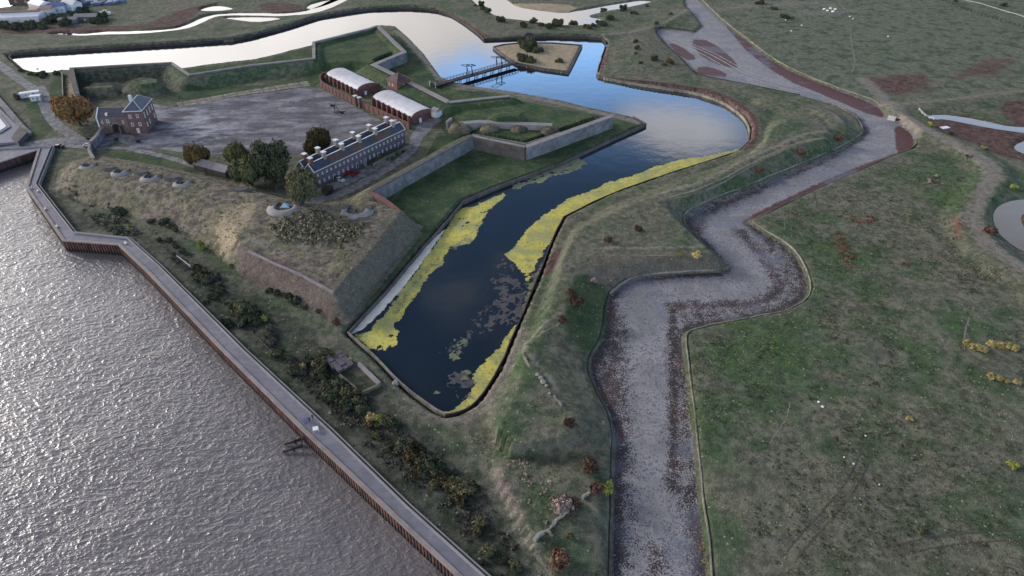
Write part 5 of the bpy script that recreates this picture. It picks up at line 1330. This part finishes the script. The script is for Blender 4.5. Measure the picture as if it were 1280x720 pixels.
def leaf_cloud(name, lobes, n, size, seed, flat=.5):
    """leaf sized faces spread through the volume of several lobes"""
    r = np.random.default_rng(seed)
    L_ = np.array(lobes); wts = L_[:, 3]**2; wts = wts/wts.sum()
    k = r.choice(len(L_), n, p=wts)
    d = r.normal(size=(n, 3)); d /= np.linalg.norm(d, axis=1, keepdims=True)
    rad = np.clip(r.normal(.86, .16, n), .25, 1.12)
    bumpy = 1+.13*np.sin(d[:, 0]*7+k)+.11*np.sin(d[:, 1]*9+2*k)
    P_ = L_[k, :3]+d*(rad*bumpy*L_[k, 3])[:, None]*np.array([1, 1, L_[0, 4] if L_.shape[1] > 4 else .85])
    P_[:, 2] = np.where(P_[:, 2] < 0, -P_[:, 2]*.3, P_[:, 2])
    nrm = d*.9+r.normal(size=(n, 3))*flat; nrm /= np.linalg.norm(nrm, axis=1, keepdims=True)
    a = np.cross(nrm, r.normal(size=(n, 3))); a /= np.linalg.norm(a, axis=1, keepdims=True)+1e-9; b = np.cross(nrm, a)
    s_ = (size*r.uniform(.6, 1.4, n))[:, None]
    q = np.stack([P_-a*s_-b*s_*.7, P_+a*s_-b*s_*.5, P_+a*s_*.8+b*s_, P_-a*s_*.6+b*s_*.8], 1).reshape(-1, 3)
    me = bpy.data.meshes.new(name); me.vertices.add(4*n); me.vertices.foreach_set('co', q.astype(np.float32).ravel())
    me.loops.add(4*n); me.loops.foreach_set('vertex_index', np.arange(4*n, dtype=np.int32)); me.polygons.add(n)
    me.polygons.foreach_set('loop_start', np.arange(0, 4*n, 4, dtype=np.int32)); me.polygons.foreach_set('loop_total', np.full(n, 4, np.int32)); me.update(calc_edges=True)
    me.materials.append(F['green']); return me
def lobeset(seed, n, spread, r0, zc):
    r = random.Random(seed); o = [(0, 0, zc, r0*1.05, .85)]
    for i in range(n):
        a = 2*math.pi*i/n+r.uniform(-.4, .4); o.append((spread*math.cos(a)*r.uniform(.7, 1.1), spread*math.sin(a)*r.uniform(.7, 1.1), zc+r.uniform(-.22, .28), r0*r.uniform(.55, .85), .85))
    return o
CR = [leaf_cloud('crown', lobeset(i, 8, .55, .52, .62), 9000, .040, i) for i in range(4)]
SH = [leaf_cloud('shrub', lobeset(20+i, 5, .55, .50, .38), 1100, .105, 20+i) for i in range(5)]
SHB = [leaf_cloud('shrub', lobeset(40+i, 7, .6, .45, .35), 3000, .058, 40+i) for i in range(3)]
def put(o, mat):
    o.material_slots[0].link = 'OBJECT'; o.material_slots[0].material = mat
def tree(px, py, dia, h, kind, label, seed=0):
    p = onG(px, py); r = empty('tree', p, random.uniform(0, 6), label, 'tree')
    tr_ = MB(); tr_.tube((0, 0, -.3), (.1, .05, h*.35), dia*.035, dia*.024, 10)
    for k in range(6):
        a = k*1.05+seed; tr_.tube((.1, .05, h*(.22+.03*k)), (math.cos(a)*dia*.3, math.sin(a)*dia*.3, h*(.5+.05*(k % 3))), dia*.014, dia*.005, 6)
    tr_.build('trunk', F['bark'], r)
    c = bpy.data.objects.new('crown', CR[seed % 4]); COL.objects.link(c); c.parent = r; c.scale = (dia/2/.93, dia/2/.93, h*.86); c.location = (0, 0, -h*.04); put(c, F[kind]); return r
tree(101, 157, 17, 14, 'orange', 'big round orange tree left of the gatehouse', 0)
tree(249, 207, 10.5, 10, 'orangeg', 'orange and green tree above the long shed', 1)
tree(298, 208, 10, 11, 'green', 'smaller green tree at the left of the clump by the shed', 2)
tree(315, 232, 13, 13, 'green', 'large olive green tree in the middle of the clump by the shed', 3)
tree(342, 226, 16, 15, 'dark', 'largest dark green tree at the right of the clump', 0)
tree(400, 193, 12.5, 12.5, 'brownd', 'dark russet tree on the parade ground edge behind the brick terrace', 1)
tree(430, 187, 6, 4.2, 'green', 'low green tree behind the middle of the brick terrace', 2)
tree(379, 254, 12, 13, 'olive', 'round olive tree at the near end of the brick terrace', 3)
NSH = [0]
def shrub(px, py, dia, h, kind, label, group=None, cat='shrub', big=False, p=None):
    p = onG(px, py) if p is None else p
    i = NSH[0]; NSH[0] += 1
    me = (SHB[i % 3] if (big or dia > 6) else SH[i % 5])
    o = bpy.data.objects.new('shrub', me); COL.objects.link(o); o.location = p+Vector((0, 0, -.15)); o.rotation_euler = (0, 0, random.uniform(0, 6.28))
    o.scale = (dia/2*random.uniform(.9, 1.1), dia/2*random.uniform(.9, 1.1), h); put(o, F[kind]); tag(o, label, cat, group); return o
for a in [
 (410,240,6.5,3,'dark','dark bush on the kerb in front of the near end of the brick terrace'),
 (22,124,4,3,'rusty','rusty shrub at the left end of the white cabins'),
 (719,380,5.2,3.0,'red','large dark red bush on the covered way beside the mud channel'),
 (714,366,2.6,1.6,'red','small red bush above the large dark red one'),
 (703,402,2.6,1.8,'red','small red bush at the crest line below the large dark red one'),
 (711,531,3.0,2.2,'red','red brown bush at the foot of the line of stones'),
 (737,586,4.6,2.8,'rusty','round rusty bush nearest the mud channel'),
 (745,616,3.6,2.4,'red','red half of the bush pair at the mud edge'),
 (758,614,3.6,2.6,'lime','yellow green half of the bush pair at the mud edge'),
 (704,636,5.0,3.0,'pinkish','pale pink dead bush by the crooked broken wall'),
 (714,632,4.0,2.4,'red','low brown bush right of the pale pink dead one'),
 (700,703,5.6,3.2,'rusty','rusty bush lowest in the picture, below the crooked broken wall'),
 (713,672,1.8,1.0,'olive','small tan tuft between the broken wall and the lowest rusty bush'),
 (1048,175,4.4,2.8,'red','dark red bush on the rounded grass bank by the far mud bend'),
 (1001,193,4.0,2.2,'rusty','rusty bush on the slope left of the dark red one'),
 (949,215,3.6,2.4,'rusty','rusty bush halfway along the slope above the mud channel'),
 (760,302,3.0,2.2,'red','red brown bush left of the crimson one on the plateau between the moats'),
 (797,288,3.0,1.8,'red','crimson bush on the plateau between the moats'),
 (871,320,3.8,1.6,'gorse','yellow gorse bush near the tip of the grass spur'),
 (851,320,2.4,1.4,'lime','yellow green bush left of the gorse on the grass spur'),
 (742,352,2.4,1.4,'pinkish','pale tuft on the slope above the left bend of the mud channel'),
 (1011,301,0,0,'','')]:
    if a[2]: shrub(*a[:6])
for a in [
 (1238,291,5,2.6,'red','dark red bush between the track and the round pond'),
 (1267,236,3.5,1.8,'lime','yellow green tuft above the round pond'),
 (1162,157,4,2.2,'lime','lime bush beside the head of the salt marsh creek'),
 (1230,186,3,1.4,'lime','small yellow tuft on the bank near the tidal pool'),
 (1266,583,3,1.2,'lime','lone lime green tuft at the right edge of the near field'),
 (1153,664,2.4,1.2,'dark','lone dark tuft at the end of the lower wheel ruts'),
 (1137,525,2.2,.9,'gorse','lone yellow tuft in the middle of the field'),
 (330,400,3.2,2.2,'lime','lime yellow bush at the right of the big dark scrub clump'),
 (378,462,2.4,1.6,'gorse','orange yellow bush alone between the promenade and the broken hut'),
 (465,525,3.2,2.2,'gorse','ochre shrub at the upper end of the middle scrub belt'),
 (476,527,3.0,2.2,'lime','lime shrub next to the ochre one in the middle scrub belt'),
 (461,533,2.6,1.6,'rusty','rust red shrub under the ochre one in the scrub belt'),
 (515,556,3.4,1.8,'rusty','russet topped shrub at the upper edge of the lower scrub belt'),
 (421,405,2.6,2.0,'rusty','orange shrub at the lower corner of the earthwork'),
 (163,283,1.8,1.6,'lime','small lime bush on the bank below the earthwork'),
 (253,311,3.0,3.2,'lime','lime topped bush at the foot of the earthwork'),
 (220,289,2.6,2.4,'olive','olive bush at the foot of the earthwork, left of the lime topped one'),
 (436,453,2.4,1.6,'gorse','pale yellow bush beside the collapsed hut'),
 (1188,168,2.5,1.5,'dark','dark bush by the white slab in the red marsh')]:
    shrub(*a)
for i, (px, py, d_) in enumerate([(468,207,3.2),(474,204,3.6),(481,201,3.4),(488,197,3.6),(495,194,3.2),(502,190,3)]):
    shrub(px, py, d_, d_*.7, 'dark', 'dark garden bush behind the pale yard wall of the terrace', 'garden bushes of the terrace')
def cluster(pts, kind, label, group, jit=4, kinds=None, cat='shrub'):
    for (px, py, n, d) in pts:
        for k in range(n):
            a = random.uniform(0, 6.28); q = random.uniform(0, 1)**.6*jit
            kd = random.choice(kinds) if kinds else kind; dd = d*random.uniform(.6, 1.35); lb = label
            if kinds:
                tail = label[label.index('bush') if 'bush' in label else label.index('shrub'):]
                lb = ('large ' if dd > d*1.05 else 'small ' if dd < d*.8 else '')+{'dark': 'dark green', 'olive': 'olive', 'scrubby': 'grey leafless', 'brownd': 'russet brown', 'pinkish': 'pale pink'}[kd]+' '+tail
            elif dd > d*1.05: lb = 'large '+label
            elif dd < d*.8: lb = 'small '+label
            shrub(px+q*math.cos(a), py+q*math.sin(a)*.7, dd, dd*random.uniform(.4, .65), kd, lb, group, cat)
cluster([(147,265,3,3.2),(155,267,2,3),(190,277,2,2.6),(205,280,2,3),(214,285,2,3.0)], 'dark', 'dark shrub at the upper foot of the river earthwork', 'shrubs along the foot of the earthwork', 3)
cluster([(290,335,1,2.4),(338,364,2,2.6),(346,367,2,2.6),(354,370,2,2.8),(362,373,2,3.0),(371,378,2,3.0),(382,384,2,2.4),(396,390,1,2.2)], 'olive', 'brown green shrub in the hedge along the lower foot of the earthwork', 'shrubs along the foot of the earthwork', 3, ['olive', 'dark'])
cluster([(255,345,3,3.4),(263,352,3,3.2),(274,362,3,3.6),(262,375,3,3.2),(248,337,2,2.6),(215,306,2,2.4),(230,315,2,2.2),(205,300,1,2.4)], 'dark', 'dark scrub bush between the upper promenade and the thin pale fence', 'scrub bushes along the river bank', 7, ['dark', 'olive', 'dark', 'scrubby'])
cluster([(296,388,4,4.5),(308,392,4,4.5),(318,398,3,4),(302,400,3,3.6),(285,408,2,3.0),(275,412,2,2.8)], 'dark', 'dark bush in the dense clump beside the promenade', 'scrub bushes along the river bank', 7, ['dark', 'dark', 'olive'])
cluster([(340,425,2,3),(350,440,2,3),(362,448,2,3),(345,415,1,2.4),(385,455,2,3),(372,468,3,3)], 'scrubby', 'grey leafless scrub bush left of the broken hut', 'scrub bushes along the river bank', 8, ['scrubby', 'scrubby', 'dark', 'olive'])
cluster([(405,445,3,3.6),(400,458,3,3.6),(403,472,3,4.2),(412,484,4,4.4),(424,487,4,4.2),(438,494,4,4.0),(448,503,3,3.8),(418,498,3,4.2),(432,510,3,3.8),(455,512,2,3.6)], 'olive', 'dark olive bush of the thicket wrapped round the collapsed hut', 'bushes of the thicket by the ruin', 5, ['dark', 'olive', 'dark'])
cluster([(484,528,3,3.2),(492,535,3,3.2),(475,535,2,2.6),(470,545,2,2.6),(487,560,2,2.4)], 'dark', 'green brown shrub of the middle scrub belt above the promenade', 'shrubs of the middle scrub belt', 5, ['dark', 'olive', 'scrubby'])
cluster([(507,562,3,3.4),(515,570,3,3.6),(525,576,4,3.8),(536,584,4,4),(546,592,4,4.2),(556,600,4,4.2),(567,610,4,4.2),(578,618,3,4.2),(588,612,2,3.6),(530,595,3,3),(520,588,2,2.8),(545,608,2,3),(574,628,2,2.8)], 'dark', 'dark bush of the thick lower scrub belt above the promenade', 'bushes of the lower scrub belt', 5, ['dark', 'dark', 'olive', 'brownd'])
cluster([(600,650,2,2.4),(590,668,2,2.4),(610,690,2,2.6),(625,700,2,2.4),(640,712,2,2.6),(603,700,1,2),(615,668,1,2)], 'scrubby', 'sparse grey brown bush near the bottom end of the promenade', 'sparse bushes near the bottom end', 8, ['scrubby', 'olive', 'dark'])
cluster([(1208,430,2,2.0),(1215,433,3,2.6),(1222,436,3,2.6),(1229,437,2,2.2),(1240,432,3,2.6),(1249,433,3,2.4),(1258,434,3,2.2),(1268,436,2,2.0)], 'gorse', 'yellow ochre bush in the upper row on the right field', 'yellow bushes in the upper row on the field', 3)
cluster([(1239,472,3,2.2),(1249,474,2,2.0),(1258,480,1,1.6),(1270,480,2,1.6)], 'gorse', 'bright yellow bush in the lower short row on the right field', 'yellow bushes in the lower row on the field', 2.5)
cluster([(1168,222,3,1.6),(1175,226,3,1.6),(1163,228,3,1.6),(1210,195,3,1.4),(1218,198,2,1.4)], 'pinkish', 'pale dead bush of the round patches beside the far track', 'dead bushes beside the track', 6, ['scrubby', 'pinkish'])
cluster([(600,8,1,5),(603,12,1,5),(608,15,2,5),(592,6,1,4),(627,27,1,7)], 'dark', 'dark bush at the left shore of the far lake', 'bushes along the far lake shore', 3)
cluster([(655,34,2,6),(667,29,1,6),(675,33,2,6),(685,34,2,5),(698,33,3,7),(717,33,1,9),(735,34,3,4),(744,34,2,4)], 'dark', 'dark bush on the near shore of the far lake', 'bushes along the far lake shore', 3, ['dark', 'brownd'])
cluster([(752,31,2,7),(763,26,2,7),(778,14,2,6),(790,18,2,5),(755,14,1,5),(808,10,2,5),(820,30,1,3),(838,18,1,4)], 'dark', 'dark bush right of the far lake', 'bushes along the far lake shore', 3)
cluster([(794,52,2,3.4),(795,60,2,3.8),(797,68,1,3),(816,75,2,3.4),(829,82,2,4),(837,80,2,4),(803,79,1,2.5)], 'brownd', 'dark brown bush on the northern outwork', 'bushes on the northern outwork', 3, ['brownd', 'dark'])
cluster([(652,59,4,6.5),(664,62,5,7),(674,64,4,6)], 'dark', 'dark bush in the upper thicket on the island', 'bushes on the island', 5)
cluster([(652,74,3,5.5),(663,76,4,5)], 'dark', 'dark bush in the lower thicket on the island', 'bushes on the island', 4)
shrub(698.5, 77.5, 6.5, 2.2, 'dark', 'single dark bush alone on the straw of the island', 'bushes on the island')
cluster([(70,26,3,9),(80,30,2,8),(60,32,2,7),(100,22,3,8),(120,30,2,8),(105,14,2,9),(98,10,2,7),(130,26,3,7)], 'dark', 'dark tree like bush among the far houses', 'bushes among the far houses', 5)
cluster([(20,34,3,7),(38,33,3,7),(5,36,3,7),(54,35,2,6)], 'dark', 'dark bush of the hedge below the red striped shed', 'hedge below the far shed', 5)
cluster([(980,22,2,4),(986,24,2,4),(968,12,2,4),(950,5,3,5),(1000,1,2,5),(1195,40-40,2,4),(1253,5,1,6)], 'dark', 'dark bush at the edge of the far field', 'bushes at the edge of the far field', 5)
cluster([(45,92,3,3.5),(55,95,3,4),(38,94,2,3),(70,92,2,4),(28,88,2,3)], 'dark', 'dark bush on the bank at the left end of the far moat', 'bushes at the left end of the moat', 4)

# ---- mass vegetation nobody could count
def stuff_cloud(name, kind, label, P_, size, tall=1.0, per=9, seed=1):
    r = np.random.default_rng(seed); n = len(P_)
    Pm = np.repeat(P_, per, 0); s_ = np.repeat(size, per)
    d = r.normal(size=(n*per, 3)); d[:, 2] = np.abs(d[:, 2]); d /= np.linalg.norm(d, axis=1, keepdims=True)
    Q = Pm+d*(s_*r.uniform(.3, 1, n*per))[:, None]*np.array([1, 1, tall])
    nrm = d*.7+r.normal(size=d.shape)*.5; nrm /= np.linalg.norm(nrm, axis=1, keepdims=True)
    a = np.cross(nrm, r.normal(size=d.shape)); a /= np.linalg.norm(a, axis=1, keepdims=True)+1e-9; b = np.cross(nrm, a); k = (s_*.30*r.uniform(.6, 1.4, n*per))[:, None]
    q = np.stack([Q-a*k-b*k*.7, Q+a*k-b*k*.5, Q+a*k*.8+b*k, Q-a*k*.6+b*k*.8], 1).reshape(-1, 3); m_ = n*per
    me = bpy.data.meshes.new(name); me.vertices.add(4*m_); me.vertices.foreach_set('co', q.astype(np.float32).ravel()); me.loops.add(4*m_); me.loops.foreach_set('vertex_index', np.arange(4*m_, dtype=np.int32))
    me.polygons.add(m_); me.polygons.foreach_set('loop_start', np.arange(0, 4*m_, 4, dtype=np.int32)); me.polygons.foreach_set('loop_total', np.full(m_, 4, np.int32)); me.update(calc_edges=True)
    me.materials.append(F[kind]); o = bpy.data.objects.new(name, me); COL.objects.link(o); tag(o, label, name.replace('_', ' '), kind='stuff'); return o
def hvec(x, y):
    i = np.clip(np.searchsorted(GX, x)-1, 0, len(GX)-2); j = np.clip(np.searchsorted(GY, y)-1, 0, len(GY)-2)
    fx = (x-GX[i])/(GX[i+1]-GX[i]); fy = (y-GY[j])/(GY[j+1]-GY[j])
    return (Z[j, i]*(1-fx)+Z[j, i+1]*fx)*(1-fy)+(Z[j+1, i]*(1-fx)+Z[j+1, i+1]*fx)*fy
def inpoly(P_, poly):
    I = np.zeros(len(P_), bool); n = len(poly)
    for k in range(n):
        ax, ay = poly[k]; bx_, by_ = poly[(k+1) % n]
        if abs(by_-ay) < 1e-9: continue
        I ^= ((ay > P_[:, 1]) != (by_ > P_[:, 1])) & (P_[:, 0] < (bx_-ax)*(P_[:, 1]-ay)/(by_-ay)+ax)
    return I
def scatter(poly_px, dens, z=1.0, seed=0, clump=None, thr=.5):
    r = np.random.default_rng(seed); po = UP(poly_px, z); Q = np.array(po); lo, hi = Q.min(0), Q.max(0)
    n = int((hi-lo).prod()*dens); P_ = lo+r.random((n, 2))*(hi-lo); P_ = P_[inpoly(P_, po)]
    if clump: P_ = P_[vnoise(P_[:, 0], P_[:, 1], clump, seed+3)*.6+vnoise(P_[:, 0], P_[:, 1], clump*.35, seed+4)*.4 > thr]
    return np.c_[P_, hvec(P_[:, 0], P_[:, 1])]
r_ = np.random.default_rng(3)
P1 = scatter([(338,282),(352,272),(370,268),(395,262),(420,268),(435,275),(440,280),(455,280),(452,294),(440,300),(425,309),(405,305),(375,303),(345,300)], .55, 7.2, 5)
stuff_cloud('rough_grass', 'bramble', 'tall rough straw and olive growth on the earthwork between the two big emplacements', P1, r_.uniform(.7, 1.5, len(P1)), .9, 14)
P2 = scatter(EW_B, .55, 3, 8, 6, .45); 
stuff_cloud('dry_tussock_grass', 'bramble', 'dry tussocks over the river earthwork', P2, r_.uniform(.25, .55, len(P2)), .5, 6)
scrub_polys = [[(150,300),(200,306),(260,345),(330,410),(400,470),(470,520),(540,560),(600,610),(660,700),(680,740),(640,740),(560,650),(460,560),(380,480),(300,400),(215,325),(120,240),(75,225),(95,260)]]
P3 = scatter(scrub_polys[0], .9, 1, 9, 11, .46)
stuff_cloud('low_scrub', 'scrubby', 'low grey brown scrub and brambles on the bank between promenade and grass', P3, r_.uniform(.35, .9, len(P3)), .6, 8)
P4 = scatter([(625,572),(655,568),(672,590),(690,610),(700,640),(680,660),(662,640),(640,610)], .8, 2, 12, 3, .42)
stuff_cloud('dead_thistles', 'pinkish', 'pale dead thistles on the mound by the pink scar', P4, r_.uniform(.3, .6, len(P4)), .7, 9)
fld = [(862,420),(1008,392),(1020,340),(1000,300),(960,272),(1040,235),(1140,195),(1180,190),(1220,240),(1210,290),(1240,330),(1330,380),(1330,760),(890,760),(880,620)]
P5 = scatter(fld, .75, 1, 14, 14, .52)
stuff_cloud('field_tussocks', 'tuft', 'green and straw tussocks across the near field', P5, r_.uniform(.18, .48, len(P5)), .7, 6)
P5b = scatter(fld, 1.1, 1, 44, 9, .60)
P5c = scatter([(862,430),(1000,398),(960,480),(900,490),(868,480)], .5, 1, 45, 7, .42); P5b = np.concatenate([P5b, P5c])
stuff_cloud('seed_heads', 'pale', 'tiny pale seed heads dotted over the field', P5b, r_.uniform(.10, .26, len(P5b)), .8, 4)
P5d = scatter(fld, .5, 1, 46, 7, .62)
stuff_cloud('dark_weeds', 'dark', 'small dark green weeds dotted over the field', P5d, r_.uniform(.2, .5, len(P5d)), .6, 7)
P6 = scatter([(600,560),(560,525),(610,505),(660,410),(700,300),(780,250),(930,195),(1040,175),(900,250),(850,270),(895,320),(740,350),(750,400),(735,450),(765,560),(765,720),(690,720)], .5, 2, 15, 9, .52)
stuff_cloud('bank_tussocks', 'tuft', 'rough tussocks on the banks between the two moats', P6, r_.uniform(.18, .42, len(P6)), .6, 6)
P7 = np.concatenate([scatter([(1043,288),(1056,290),(1066,310),(1072,325),(1064,335),(1054,322),(1045,308)], 1.0, 1, 21, 5, .35), scatter([(1060,270),(1095,270),(1100,282),(1070,284)], .8, 1, 22, 5, .4), scatter([(1108,322),(1135,325),(1138,334),(1112,332)], 1.0, 1, 23, 4, .4)])
stuff_cloud('bracken', 'rusty', 'rust coloured bracken patches curving across the field', P7, r_.uniform(.3, .7, len(P7)), .7, 9)
P8 = np.concatenate([scatter([(853,455),(858,455),(865,500),(866,540),(860,510)], 1.6, .6, 31), scatter([(878,680),(884,680),(890,725),(882,725)], 1.6, .6, 32), scatter([(858,412),(900,402),(980,386),(1000,376),(1006,384),(985,394),(905,408),(862,418)], .8, .6, 33, 4, .5)])
stuff_cloud('reeds', 'gorse', 'straw yellow reeds along the cream edge of the mud channel', P8, r_.uniform(.25, .5, len(P8)), .9, 8)
# ---- algae on the water
def algae(name, polys, z, mat, label, cell=.45, amp=1.6, sc=2.6, thr=0., seed=0, far=1.0, hole=0):
    V = []; Fq = []; off = 0
    for pl in polys:
        po = UP(pl, z); Q = np.array(po); lo, hi = Q.min(0)-2, Q.max(0)+2; st = cell*far
        xs = np.arange(lo[0], hi[0], st); ys = np.arange(lo[1], hi[1], st); X, Y = np.meshgrid(xs, ys)
        D = np.full(X.shape, 1e9); n = len(Q)
        for k in range(n):
            ax, ay = Q[k]; bx_, by_ = Q[(k+1) % n]; dx, dy = bx_-ax, by_-ay; t_ = np.clip(((X-ax)*dx+(Y-ay)*dy)/(dx*dx+dy*dy+1e-9), 0, 1); D = np.minimum(D, (X-ax-t_*dx)**2+(Y-ay-t_*dy)**2)
        I = inpoly(np.c_[X.ravel(), Y.ravel()], po).reshape(X.shape); S_ = np.where(I, np.sqrt(D), -np.sqrt(D))
        N_ = (vnoise(X, Y, sc, seed+1)-.5)*.6+(vnoise(X, Y, sc*.35, seed+2)-.5)*.4+(vnoise(X, Y, sc*.14, seed+5)-.5)*.25
        S_ = S_+N_*amp*2
        if hole: S_ = np.minimum(S_, (vnoise(X, Y, sc*.8, seed+7)*.5+vnoise(X, Y, sc*.25, seed+8)*.5-hole)*20)
        K = (S_[:-1, :-1] > thr) & (S_[1:, 1:] > thr)
        j, i = np.nonzero(K); w_ = len(xs); f = np.stack([j*w_+i, j*w_+i+1, (j+1)*w_+i+1, (j+1)*w_+i], 1)
        u, inv = np.unique(f, return_inverse=True)
        H_ = z+.03+.03*vnoise(X, Y, .8, 9)
        V.append(np.stack([X.ravel()[u], Y.ravel()[u], H_.ravel()[u]], 1)); Fq.append(inv.reshape(f.shape)+off); off += len(u)
    V = np.concatenate(V); Fq = np.concatenate(Fq)
    return tag(mesh_obj(name, V.tolist(), Fq.tolist(), mat, None, True), label, 'algae', kind='stuff')
am, t, b = new_mat('yellow_algae'); P_ = t.pos(); n1 = t.noise(.12, 4, .6, P_); n2 = t.noise(1.2, 5, .7, P_)
c = t.mix(t.ss(n1, .38, .62), (.34, .34, .13), (.54, .49, .10)); c = t.mix(t.ss(n2, .50, .62, 0, .7), c, (.19, .20, .08)); c = t.mix(t.ss(t.noise(.5, 4, .7, P_), .38, .30, 0, .8), c, (.12, .13, .07)); c = t.mix(t.ss(t.noise(.3,3,.5,P_), .58, .7, 0, .5), c, (.30, .33, .22)); t.l.new(c, b.inputs['Base Color']); b.inputs['Roughness'].default_value = .8; t.l.new(t.bump(n2, .5, .2), b.inputs['Normal'])
algae('yellow_algae', [[(934,183),(915,188),(880,196),(850,200),(820,208),(790,220),(760,228),(735,240),(710,248),(690,262),(672,275),(655,290),(648,300),(640,312),(630,318),(635,325),(645,333),(655,345),(660,347),(672,330),(690,300),(705,275),(760,249),(830,224),(900,202),(925,193)]], MOATZ, am, 'broad yellow algae mat along the right side of the middle moat', .5, .9, 3)
algae('yellow_algae', [[(668,345),(660,352),(655,350),(660,343)],[(646,402),(638,412),(625,432),(610,448),(600,458),(592,468),(590,485),(582,500),(568,512),(552,515),(550,520),(566,522),(584,514),(598,503),(624,465),(648,406)]], MOATZ, am, 'bright yellow algae crescent round the near end of the moat', .4, .7, 2)
algae('yellow_algae', [[(573,262),(590,258),(604,252),(622,244),(632,240),(628,250),(612,262),(602,278),(596,294),(586,306),(572,308),(562,308),(557,320),(554,330),(544,336),(535,348),(525,362),(515,376),(505,390),(500,402),(494,402),(484,424),(460,438),(443,424),(444,419),(462,412),(482,390),(500,366),(512,350),(530,325),(555,290)]], MOATZ, am, 'yellow algae strip beside the white dried band at the left of the moat', .38, .9, 2.2, hole=.14)
algae('yellow_algae', [[(447,424),(465,412),(490,403),(499,414),(496,432),(480,438),(464,436),(452,430)]], MOATZ+.02, am, 'yellow algae patch in the left corner of the near moat', .38, .8, 2.4, hole=.2)
algae('green_algae', [[(662,222),(680,216),(700,206),(722,197),(735,205),(715,215),(690,222),(672,230)],[(640,232),(662,224),(668,228),(640,238)]], MOATZ, foliage_mat('green_algae_film', (.14, .17, .12), (.24, .26, .15)), 'thin green algae film under the east bastion lawn', .5, 1.6, 3, hole=.30)
algae('green_algae', [[(686,318),(680,335),(668,362),(655,392),(650,396),(655,372),(664,350),(672,332)]], MOATZ, bpy.data.materials['green_algae_film'], 'thin murky algae strip along the dark right edge of the near moat', .35, 1.4, 1.8, hole=.36)
algae('grey_scum', [[(625,325),(640,335),(655,350),(650,365),(655,385),(650,400),(635,405),(600,420),(575,440),(560,452),(555,440),(575,425),(590,405),(600,390),(615,380),(618,350)],[(560,470),(580,465),(592,475),(585,495),(572,500),(560,490)],[(655,350),(672,340),(668,358),(655,378),(650,370)]], MOATZ, foliage_mat('grey_scum_film', (.055, .058, .070), (.125, .125, .135)), 'patchy grey scum across the middle of the near moat', .33, 3.0, 2.6, hole=.44)
algae('grey_scum', [[(553,318),(548,330),(540,335),(525,350),(512,365),(505,380),(500,395),(495,400),(488,392),(500,375),(512,358),(530,335),(545,320)],[(595,300),(585,305),(570,312),(560,312),(575,300),(590,290)]], MOATZ, MATS.get('x') or bpy.data.materials['grey_scum_film'], 'grey scum fringe outside the yellow strip on the left of the moat', .38, 1.2, 2.0, hole=.42)
algae('green_algae', [[(570,425),(582,422),(586,432),(574,436)],[(560,441),(575,439),(578,448),(565,452)],[(577,465),(590,462),(586,472),(578,473)],[(540,488),(556,488),(552,494),(542,494)]], MOATZ, bpy.data.materials['yellow_algae'] if False else bpy.data.materials['green_algae_film'], 'small olive algae islands in the dark near moat', .35, 1.2, 1.6, hole=.3)
algae('dried_algae', [[(557,285),(551,296),(537,315),(521,338),(508,355),(493,372),(479,388),(464,402),(452,412),(439,418),(436,414),(480,368),(530,308)]], MOATZ+.09, plain('bleached_algae', (.74, .70, .62), .9, .2, .4), 'white band of dried algae under the left wall of the moat', .35, .4, 2)
